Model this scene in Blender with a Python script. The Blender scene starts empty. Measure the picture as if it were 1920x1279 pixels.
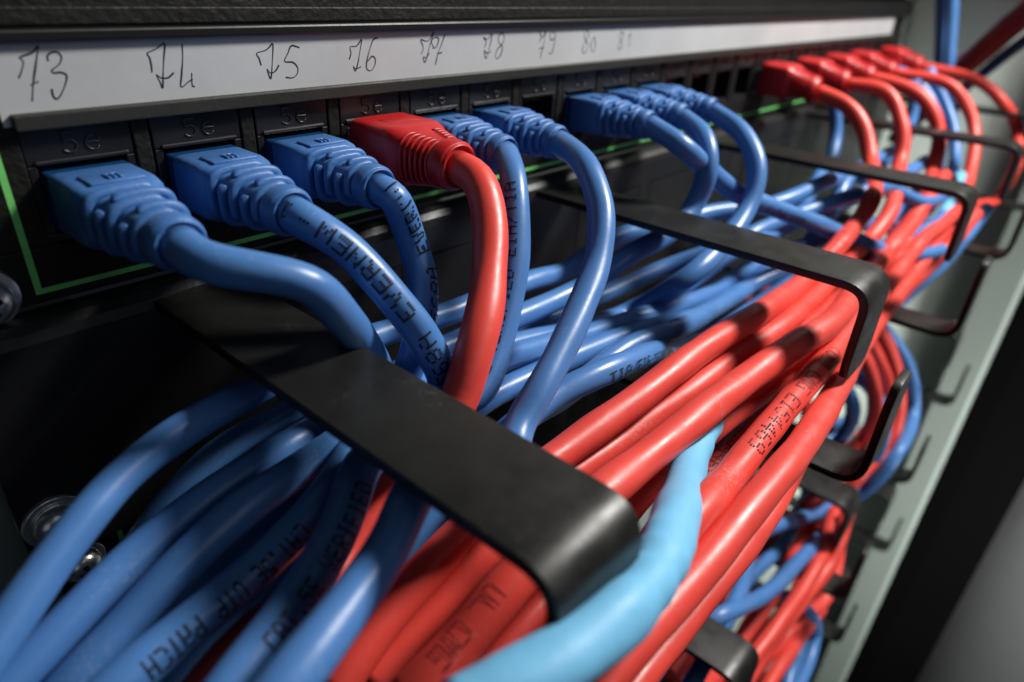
import bpy, bmesh, math, random
from mathutils import Vector, Matrix
random.seed(7)
S = 0.001                      # everything below is written in millimetres
scene = bpy.context.scene

# ------------------------------------------------------------------ camera
cam_d = bpy.data.cameras.new('camera'); cam = bpy.data.objects.new('camera', cam_d)
scene.collection.objects.link(cam); scene.camera = cam
RV = [[0.6588993, -0.7505554, 0.0501815], [-0.3335807, -0.3513335, -0.8748078], [0.6742222, 0.5596707, -0.4818642]]
CAM = Vector((-26.2505, -110.8553, 20.0204))
m = Matrix.Identity(4)
for i in range(3):
    m[i][0] = RV[0][i]; m[i][1] = -RV[1][i]; m[i][2] = -RV[2][i]; m[i][3] = CAM[i] * S
cam.matrix_world = m
cam_d.sensor_width = 36; cam_d.lens = 1260.41 / 1920 * 36
cam_d.clip_start = 0.005; cam_d.clip_end = 50
cam_d.dof.use_dof = True; cam_d.dof.focus_distance = 0.116; cam_d.dof.aperture_fstop = 13.0

# ------------------------------------------------------------------ light
w = bpy.data.worlds.new('World'); scene.world = w; w.use_nodes = True
w.node_tree.nodes['Background'].inputs[0].default_value = (0.55, 0.68, 1.0, 1)
w.node_tree.nodes['Background'].inputs[1].default_value = 0.008
def area(name, loc, target, size, energy, col, spread=180):
    d = bpy.data.lights.new(name, 'AREA'); d.size = size * S; d.energy = energy; d.color = col; d.spread = math.radians(spread)
    o = bpy.data.objects.new(name, d); scene.collection.objects.link(o)
    o.location = Vector(loc) * S
    o.rotation_euler = (Vector(target) - Vector(loc)).to_track_quat('-Z', 'Y').to_euler()
    return o
area('room_lamp', (360, -200, 290), (110, -60, -45), 85, 3.5, (1.0, 0.97, 0.92))
area('front_fill', (150, -900, 500), (150, 0, -60), 600, 0.85, (0.85, 0.93, 1.0))  # added fill from the front, not a known fixture
area('wall_fill', (180, -600, -150), (560, -60, -330), 160, 1.4, (0.95, 1.0, 0.96), 62)  # unseen lamp added to brighten the side wall and the grey backdrop
area('side_fill', (-500, -600, 150), (200, -20, -60), 400, 0.12, (0.7, 0.82, 1.0))  # added weak bluish fill from the left, no window is known there
scene.view_settings.view_transform = 'Standard'; scene.view_settings.look = 'None'
scene.view_settings.exposure = 0; scene.view_settings.gamma = 1
scene.render.engine = 'CYCLES'

# ------------------------------------------------------------------ materials
def mat(name, col, rough=0.5, spec=0.5, metal=0.0, bump=0.0, bscale=400, var=0.0, vscale=60, sss=0.0, coat=0.0, trans=0.0, rvar=0.0, dust=0.0):
    M = bpy.data.materials.new(name); M.use_nodes = True
    nt = M.node_tree; b = nt.nodes['Principled BSDF']
    b.inputs['Base Color'].default_value = (*col, 1); b.inputs['Roughness'].default_value = rough
    b.inputs['Specular IOR Level'].default_value = spec; b.inputs['Metallic'].default_value = metal
    if sss:
        b.inputs['Subsurface Weight'].default_value = sss
        b.inputs['Subsurface Radius'].default_value = (1, 1, 1); b.inputs['Subsurface Scale'].default_value = 0.0008
    if coat:
        b.inputs['Coat Weight'].default_value = coat; b.inputs['Coat Roughness'].default_value = 0.12
    if trans:
        b.inputs['Transmission Weight'].default_value = trans; b.inputs['IOR'].default_value = 1.45
    tc = nt.nodes.new('ShaderNodeTexCoord')
    if bump:
        n = nt.nodes.new('ShaderNodeTexNoise'); n.inputs['Scale'].default_value = bscale; n.inputs['Detail'].default_value = 5
        bp = nt.nodes.new('ShaderNodeBump'); bp.inputs['Strength'].default_value = bump; bp.inputs['Distance'].default_value = 0.0003
        nt.links.new(tc.outputs['Object'], n.inputs['Vector']); nt.links.new(n.outputs['Fac'], bp.inputs['Height'])
        nt.links.new(bp.outputs['Normal'], b.inputs['Normal'])
    if var:
        n = nt.nodes.new('ShaderNodeTexNoise'); n.inputs['Scale'].default_value = vscale; n.inputs['Detail'].default_value = 6
        r = nt.nodes.new('ShaderNodeMapRange'); r.inputs['From Min'].default_value = 0.3; r.inputs['From Max'].default_value = 0.7
        r.inputs['To Min'].default_value = 1 - var; r.inputs['To Max'].default_value = 1 + var
        mx = nt.nodes.new('ShaderNodeVectorMath'); mx.operation = 'SCALE'; mx.inputs[0].default_value = col
        nt.links.new(tc.outputs['Object'], n.inputs['Vector']); nt.links.new(n.outputs['Fac'], r.inputs['Value'])
        nt.links.new(r.outputs[0], mx.inputs['Scale']); nt.links.new(mx.outputs[0], b.inputs['Base Color'])
    if dust:
        n = nt.nodes.new('ShaderNodeTexNoise'); n.inputs['Scale'].default_value = 1700; n.inputs['Detail'].default_value = 2
        n2 = nt.nodes.new('ShaderNodeTexNoise'); n2.inputs['Scale'].default_value = 70; n2.inputs['Detail'].default_value = 4
        ad = nt.nodes.new('ShaderNodeMath'); ad.operation = 'MULTIPLY'
        r = nt.nodes.new('ShaderNodeMapRange'); r.inputs['From Min'].default_value = 0.36; r.inputs['From Max'].default_value = 0.46
        r.inputs['To Min'].default_value = 0; r.inputs['To Max'].default_value = dust
        mx = nt.nodes.new('ShaderNodeMix'); mx.data_type = 'RGBA'
        mx.inputs[7].default_value = (0.42, 0.42, 0.40, 1)
        nt.links.new(tc.outputs['Object'], n.inputs['Vector']); nt.links.new(tc.outputs['Object'], n2.inputs['Vector'])
        nt.links.new(n.outputs['Fac'], ad.inputs[0]); nt.links.new(n2.outputs['Fac'], ad.inputs[1])
        nt.links.new(ad.outputs[0], r.inputs['Value']); nt.links.new(r.outputs[0], mx.inputs[0])
        bc = b.inputs['Base Color']
        if bc.is_linked: nt.links.new(bc.links[0].from_socket, mx.inputs[6])
        else: mx.inputs[6].default_value = (*col, 1)
        nt.links.new(mx.outputs[2], bc)
    if rvar:
        n = nt.nodes.new('ShaderNodeTexNoise'); n.inputs['Scale'].default_value = 220; n.inputs['Detail'].default_value = 6
        r = nt.nodes.new('ShaderNodeMapRange'); r.inputs['From Min'].default_value = 0.3; r.inputs['From Max'].default_value = 0.7
        r.inputs['To Min'].default_value = rough - rvar; r.inputs['To Max'].default_value = rough + rvar
        nt.links.new(tc.outputs['Object'], n.inputs['Vector']); nt.links.new(n.outputs['Fac'], r.inputs['Value'])
        nt.links.new(r.outputs[0], b.inputs['Roughness'])
    return M
MB = {
 'blue': mat('blue_pvc_jacket', (0.070, 0.200, 0.49), 0.36, 0.5, bump=0.10, bscale=700, var=0.07, vscale=90, rvar=0.06, dust=0.22),
 'red': mat('red_pvc_jacket', (0.76, 0.065, 0.048), 0.42, 0.5, bump=0.12, bscale=600, var=0.07, vscale=90, rvar=0.07, dust=0.22),
 'cyan': mat('light_blue_pvc_jacket', (0.18, 0.50, 0.78), 0.5, 0.35, bump=0.5, bscale=260, var=0.06, vscale=60, rvar=0.06)}
M_BOOT = {'blue': mat('blue_boot_plastic', (0.052, 0.16, 0.42), 0.42, 0.5, bump=0.25, bscale=900, var=0.08, dust=0.25),
          'red': mat('red_boot_plastic', (0.50, 0.012, 0.014), 0.40, 0.5, bump=0.2, bscale=900, var=0.08, dust=0.25)}
M_PLUG = mat('blue_tinted_polycarbonate', (0.02, 0.12, 0.34), 0.15, 0.6, trans=0.55)
M_CLEAR = mat('clear_polycarbonate', (0.5, 0.5, 0.52), 0.12, 0.6, trans=0.7)
M_INK = mat('black_print_ink', (0.012, 0.012, 0.02), 0.6, 0.3)
M_INKR = mat('dark_violet_print_ink', (0.05, 0.008, 0.02), 0.6, 0.3)
M_PEN = mat('ballpoint_ink', (0.03, 0.035, 0.05), 0.6, 0.2)
M_PAPER = mat('white_label_paper', (0.46, 0.47, 0.485), 0.6, 0.3, bump=0.15, bscale=300, var=0.08, vscale=45, dust=0.12)
M_PANEL = mat('textured_black_plastic', (0.008, 0.008, 0.007), 0.55, 0.25, bump=0.9, bscale=700, var=0.3)
M_KEY = mat('smooth_black_plastic', (0.010, 0.0095, 0.011), 0.34, 0.5, bump=0.08, bscale=500)
M_LIP = mat('dark_grey_anodised_edge', (0.022, 0.022, 0.019), 0.45, 0.5, bump=0.25, bscale=900, var=0.15)
M_HOLE = mat('port_cavity', (0.003, 0.003, 0.003), 0.6, 0.2)
M_GOLD = mat('gold_contact', (0.8, 0.55, 0.2), 0.3, 0.5, 1.0)
M_GREEN = mat('green_border_print', (0.17, 0.60, 0.16), 0.5, 0.4, var=0.12, vscale=400)
M_STEEL = mat('black_powder_coated_steel', (0.011, 0.011, 0.010), 0.40, 0.45, bump=0.07, bscale=1500, var=0.15, rvar=0.07, dust=0.05)
M_PLATE = mat('black_painted_back_plate', (0.009, 0.009, 0.010), 0.40, 0.5, bump=0.2, bscale=900, var=0.2)
M_ZINC = mat('zinc_plated_steel', (0.85, 0.87, 0.87), 0.30, 0.8, 0.92, bump=0.3, bscale=500, var=0.2, vscale=300)
M_POST = mat('galvanised_rack_post', (0.22, 0.25, 0.23), 0.45, 0.5, 0.0, bump=0.15, bscale=300, var=0.1)
M_WALL = mat('grey_green_painted_steel', (0.60, 0.66, 0.60), 0.5, 0.4, bump=0.1, bscale=200, var=0.06, vscale=12)
M_RAIL = mat('grey_painted_door_frame', (0.19, 0.215, 0.195), 0.42, 0.5, bump=0.1, bscale=200, var=0.05, vscale=12)
M_GAP = mat('gap_shade_black', (0.002, 0.002, 0.002), 0.9, 0.0)  # flat black that paints the shade in the gap beside the frame
M_REDSHADE = mat('shaded_red_sleeve', (0.16, 0.012, 0.014), 0.5, 0.4)  # red cable colour darkened to stand in for the shadow on it
M_NAVY = mat('navy_blue_sleeve', (0.012, 0.03, 0.10), 0.5, 0.4)
M_BACKDROP = mat('grey_backdrop_paint', (0.21, 0.21, 0.215), 0.7, 0.4, var=0.05, vscale=8)  # even grey for the added backdrop cylinder

# ------------------------------------------------------------------ mesh helpers
WORLD = {}
class Mesh:
    def __init__(s): s.v = []; s.f = []; s.smooth = []
    def add(s, vs, fs, smooth=False):
        o = len(s.v); s.v += [tuple(v) for v in vs]; s.f += [tuple(o + i for i in f) for f in fs]; s.smooth += [smooth] * len(fs)
    def box(s, x0, x1, y0, y1, z0, z1):
        s.add([(x, y, z) for x in (x0, x1) for y in (y0, y1) for z in (z0, z1)],
              [(0, 1, 3, 2), (4, 6, 7, 5), (0, 4, 5, 1), (2, 3, 7, 6), (0, 2, 6, 4), (1, 5, 7, 3)])
    def rings(s, R, caps=True, smooth=True, closed=True):
        n = len(R[0]); vs = [p for r in R for p in r]; fs = []
        for i in range(len(R) - 1):
            for j in range(n if closed else n - 1):
                a = i * n + j; b = i * n + (j + 1) % n
                fs.append((a, b, b + n, a + n))
        s.add(vs, fs, smooth)
        if caps:
            o = len(s.v) - len(vs)
            s.f.append(tuple(o + j for j in reversed(range(n)))); s.smooth.append(False)
            s.f.append(tuple(o + (len(R) - 1) * n + j for j in range(n))); s.smooth.append(False)
    def build(s, name, m, parent=None, origin=(0, 0, 0), bevel=0, fix=True, segs=2, subsurf=0):
        me = bpy.data.meshes.new(name); O = Vector(origin)
        me.from_pydata([(Vector(v) - O) * S for v in s.v], [], s.f)
        me.polygons.foreach_set('use_smooth', s.smooth); me.update()
        if fix:
            bm = bmesh.new(); bm.from_mesh(me); bmesh.ops.recalc_face_normals(bm, faces=bm.faces); bm.to_mesh(me); bm.free()
        me.materials.append(m)
        o = bpy.data.objects.new(name, me); scene.collection.objects.link(o)
        WORLD[o.name] = O * S
        if parent:
            o.parent = parent; o.location = O * S - WORLD.get(parent.name, parent.location)
        else: o.location = O * S
        if bevel:
            b = o.modifiers.new('bevel', 'BEVEL'); b.width = bevel * S; b.segments = segs; b.limit_method = 'ANGLE'; b.angle_limit = math.radians(40)
        if subsurf:
            q = o.modifiers.new('sub', 'SUBSURF'); q.levels = q.render_levels = subsurf
        return o
def tag(o, label=None, cat=None, group=None, kind=None):
    for k, v in (('label', label), ('category', cat), ('group', group), ('kind', kind)):
        if v: o[k] = v
    return o
def empty(name, loc):
    o = bpy.data.objects.new(name, None); scene.collection.objects.link(o); o.location = Vector(loc) * S; o.empty_display_size = 0.005; WORLD[o.name] = Vector(loc) * S
    return o
def copy_part(o, dx, dy, dz, parent):
    c = o.copy(); scene.collection.objects.link(c); c.parent = parent
    c.location = o.location + Vector((dx, dy, dz)) * S
    return c

# ------------------------------------------------------------------ cable geometry
def catmull(P, step):
    P = [Vector(p) for p in P]; P = [2 * P[0] - P[1]] + P + [2 * P[-1] - P[-2]]; out = []
    for i in range(1, len(P) - 2):
        a, b, c, d = P[i - 1:i + 3]; n = max(1, int(round((c - b).length / step)))
        for j in range(n):
            t = j / n
            out.append(0.5 * ((2 * b) + (c - a) * t + (2 * a - 5 * b + 4 * c - d) * t * t + (3 * b - a - 3 * c + d) * t ** 3))
    out.append(P[-2]); return out
def smooth_path(Q, n):
    for _ in range(n):
        Q = [Q[0]] + [(Q[i - 1] + 2 * Q[i] + Q[i + 1]) / 4 for i in range(1, len(Q) - 1)] + [Q[-1]]
    return Q
def frames(Q):
    T = [(Q[min(i + 1, len(Q) - 1)] - Q[max(i - 1, 0)]).normalized() for i in range(len(Q))]
    n = T[0].orthogonal().normalized(); N = []
    for t in T:
        n = (n - t * t.dot(n)).normalized(); N.append(n)
    return T, N
def tube(name_mat, Q, D, seed, seg=20, lump=0.02):
    rnd = random.Random(seed); ph = [rnd.uniform(0, 6.28) for _ in range(6)]
    T, N = frames(Q); R = []; s = 0; rad = []
    for i, q in enumerate(Q):
        if i: s += (Q[i] - Q[i - 1]).length
        t, n = T[i], N[i]; b = t.cross(n)
        cr_ = (0.06 * math.sin(s / 1.1 + 2 * math.sin(s / 4)) * max(0.15, math.sin(s / 7 + 1.2)) if lump > 0.03 else 0)
        r = D / 2 * (1 + cr_) * (1 + lump * (math.sin(s / 4.3 + ph[0]) + 0.7 * math.sin(s / 2.1 + ph[1])))
        ring = []
        for k in range(seg):
            a = 2 * math.pi * k / seg
            rr = r * (1 + lump * 0.8 * math.sin(2 * a + s / 6.0 + ph[2]) + lump * 0.6 * math.sin(3 * a - s / 3.7 + ph[3]))
            ring.append(q + (n * math.cos(a) + b * math.sin(a)) * rr)
        R.append(ring); rad.append(r)
    M = Mesh(); M.rings(R)
    return M, T
FONT = {'A': '01110 10001 10001 11111 10001 10001 10001', 'C': '01111 10000 10000 10000 10000 10000 01111', 'D': '11110 10001 10001 10001 10001 10001 11110',
 'E': '11111 10000 10000 11110 10000 10000 11111', 'F': '11111 10000 10000 11110 10000 10000 10000', 'G': '01111 10000 10000 10011 10001 10001 01111',
 'H': '10001 10001 10001 11111 10001 10001 10001', 'I': '01110 00100 00100 00100 00100 00100 01110', 'L': '10000 10000 10000 10000 10000 10000 11111',
 'M': '10001 11011 10101 10101 10001 10001 10001', 'N': '10001 11001 10101 10101 10011 10001 10001', 'P': '11110 10001 10001 11110 10000 10000 10000',
 'R': '11110 10001 10001 11110 10100 10010 10001', 'T': '11111 00100 00100 00100 00100 00100 00100', 'U': '10001 10001 10001 10001 10001 10001 01110',
 'V': '10001 10001 10001 01010 01010 01010 00100', 'W': '10001 10001 10001 10101 10101 11011 10001', '0': '01110 10001 10001 10001 10001 10001 01110',
 '1': '00100 01100 00100 00100 00100 00100 01110', '4': '00010 00110 01010 10010 11111 00010 00010', '5': '11111 10000 11110 00001 00001 10001 01110',
 '6': '01110 10000 10000 11110 10001 10001 01110', '8': '01110 10001 10001 01110 10001 10001 01110', '9': '01110 10001 10001 01111 00001 00001 01110',
 '-': '00000 00000 00000 01110 00000 00000 00000', '/': '00001 00001 00010 00100 01000 10000 10000', '.': '00000 00000 00000 00000 00000 00110 00110',
 '(': '00010 00100 01000 01000 01000 00100 00010', ')': '01000 00100 00010 00010 00010 00100 01000', ' ': '00000 ' * 7}
def cable_text(Q, D, text, s0, s1, face, h, dots, parent):
    L = [0]
    for i in range(1, len(Q)): L.append(L[-1] + (Q[i] - Q[i - 1]).length)
    T, _ = frames(Q); sg = 1 if s1 > s0 else -1
    adv = max(abs(s1 - s0) / len(text), h * 0.55); adv = min(adv, h * 1.0)
    def at(s):
        s = max(0, min(L[-1] - 0.01, s)); i = 0
        lo, hi = 0, len(L) - 1
        while hi - lo > 1:
            md = (lo + hi) // 2
            if L[md] <= s: lo = md
            else: hi = md
        u = (s - L[lo]) / max(1e-6, L[hi] - L[lo]); return Q[lo].lerp(Q[hi], u), T[lo].lerp(T[hi], u).normalized()
    F = Vector(face); M = Mesh(); rnd = random.Random(len(text) + int(s0))
    px = adv * 0.8 / 5; py = h / 7; R = D / 2 * 1.03 + 0.05
    for ci, ch in enumerate(text):
        rows = FONT[ch].split()
        jit = rnd.uniform(-0.12, 0.12)
        for r, row in enumerate(rows):
            for c, bit in enumerate(row):
                if bit != '1' or rnd.random() < 0.02: continue
                s = s0 + sg * (ci * adv + (c + 0.5) * px); q, t = at(s)
                n = (F - t * t.dot(F)).normalized(); rd = t * sg; up = n.cross(rd)
                off = (3 - r) * py + jit
                hs = (0.40 if dots else 0.52); a = hs * px; b = hs * py
                vs = []
                for k in range(6):
                    an = k * math.pi / 3
                    th = (off + b * math.sin(an) * 1.1) / (D / 2)
                    vs.append(q + rd * (a * math.cos(an) * 1.1) + (n * math.cos(th) + up * math.sin(th)) * R)
                M.add(vs, [tuple(range(6))])
    o = M.build('printed_text', M_INKR if dots else M_INK, parent, WORLD[parent.name] / S, fix=False)
    return o

# ------------------------------------------------------------------ plug and boot
def supell(cx, cz, y, w, h, e, n=28):
    out = []
    for k in range(n):
        a = 2 * math.pi * k / n; c, s_ = math.cos(a), math.sin(a)
        out.append((cx + w / 2 * math.copysign(abs(c) ** (2 / e), c), y, cz + h / 2 * math.copysign(abs(s_) ** (2 / e), s_)))
    return out
def arc_rib(M, cx, cz, y, wy, w, h, e, a0, a1, out, n=18):
    R = []
    for k in range(n + 1):
        a = a0 + (a1 - a0) * k / n; c, s_ = math.cos(a), math.sin(a)
        px = w / 2 * math.copysign(abs(c) ** (2 / e), c); pz = h / 2 * math.copysign(abs(s_) ** (2 / e), s_)
        fade = min(1, min(k, n - k) / 2 + 0.25); d = out * fade
        ring = []
        for j in range(8):
            b = 2 * math.pi * j / 8
            rr = (d) * max(-0.6, math.cos(b)); L = math.hypot(px, pz)
            ring.append((cx + px * (1 + rr / L), y + wy / 2 * math.sin(b), cz + pz * (1 + rr / L)))
        R.append(ring)
    M.rings(R)
def make_boot(color, L, parent, base, droop):
    cx, y0, cz = base; M = Mesh()
    big = (1.22 if base[0] < 200 else 1.3) if color == 'red' else 1.0
    def zc(t): return cz - droop * t * t
    prof = [(0, 11.6, 8.4, 9), (0.02, 12.0, 8.8, 9), (0.30, 12.0, 9.0, 8), (0.40, 11.6, 8.8, 6), (0.46, 9.1, 7.2, 4.5), (0.60, 8.4, 6.8, 3.5), (0.75, 7.5, 6.4, 3), (0.88, 6.8, 6.2, 2.4), (0.90, 7.9, 7.4, 2.2), (0.98, 7.7, 7.3, 2.1), (1.0, 7.2, 6.9, 2)]
    if color == 'red':
        prof = [(0, 11.2, 8.2, 9), (0.02, 11.8, 8.9, 8), (0.45, 11.8, 9.2, 7), (0.55, 11.0, 8.8, 5), (0.60, 9.2, 7.4, 4), (0.72, 8.3, 6.9, 3), (0.85, 7.2, 6.3, 2.5), (0.87, 8.2, 7.5, 2.2), (0.98, 7.9, 7.4, 2.1), (1.0, 7.3, 7.0, 2)]
    M.rings([supell(cx, zc(t), y0 - t * L, w_ * big, h_ * big, e) for t, w_, h_, e in prof])
    # the collar's inner mouth
    M.rings([supell(cx, zc(1), y0 - L - 0.02, 7.2 * big, 6.9 * big, 2), supell(cx, zc(1), y0 - L - 0.5, 6.8 * big, 6.4 * big, 2), supell(cx, zc(1), y0 - L - 0.3, 5.9 * big, 5.9 * big, 2)], caps=False)
    # staggered ribs
    nr = 5 if color == 'blue' else 6
    for i in range(nr):
        t = (0.45 + 0.40 * i / (nr - 1)) if color == 'blue' else (0.60 + 0.25 * i / (nr - 1)); w_ = (11.1 - 3.0 * (t - 0.45) / 0.4) * big; h_ = (8.5 - 1.6 * (t - 0.45) / 0.4) * big; e = 4.6 - 2.2 * (t - 0.45) / 0.4
        wy = L * 0.4 / nr * 0.72
        if color == 'blue':
            for (a0, a1) in ([(-0.15 * math.pi, 0.62 * math.pi), (0.85 * math.pi, 1.62 * math.pi)] if i % 2 else [(0.38 * math.pi, 1.15 * math.pi), (-0.62 * math.pi, 0.15 * math.pi)]):
                arc_rib(M, cx, zc(t), y0 - t * L, wy, w_ - 1.0, h_ - 0.8, e, a0, a1, 0.95)
        else:
            for (a0, a1) in [(-0.40 * math.pi, 0.45 * math.pi), (0.55 * math.pi, 1.40 * math.pi)]:
                arc_rib(M, cx, zc(t), y0 - t * L, wy * 0.60, w_ - 0.2, h_ - 0.1, e, a0, a1, 0.42)
    # raised pad with three small bars on top
    zt = zc(0.2) + 4.45 * big
    M.box(cx - 3.6, cx + 3.6, y0 - 0.39 * L, y0 - 0.20 * L, zt - 0.4, zt + (0.35 if color == 'blue' else 0.12))
    for i in ((-1, 0, 1) if color == 'blue' else ()):
        M.box(cx + i * 0.75 - 0.2, cx + i * 0.75 + 0.2, y0 - 0.36 * L, y0 - 0.28 * L, zt + 0.3, zt + 0.65)
    if color == 'blue': M.box(cx - 1.0, cx + 1.0, y0 - 0.275 * L, y0 - 0.262 * L, zt + 0.3, zt + 0.62)
    o = M.build('strain_relief_boot', M_BOOT[color], parent, base, bevel=0.25)
    for p in o.data.polygons: p.use_smooth = True
    return o
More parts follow.
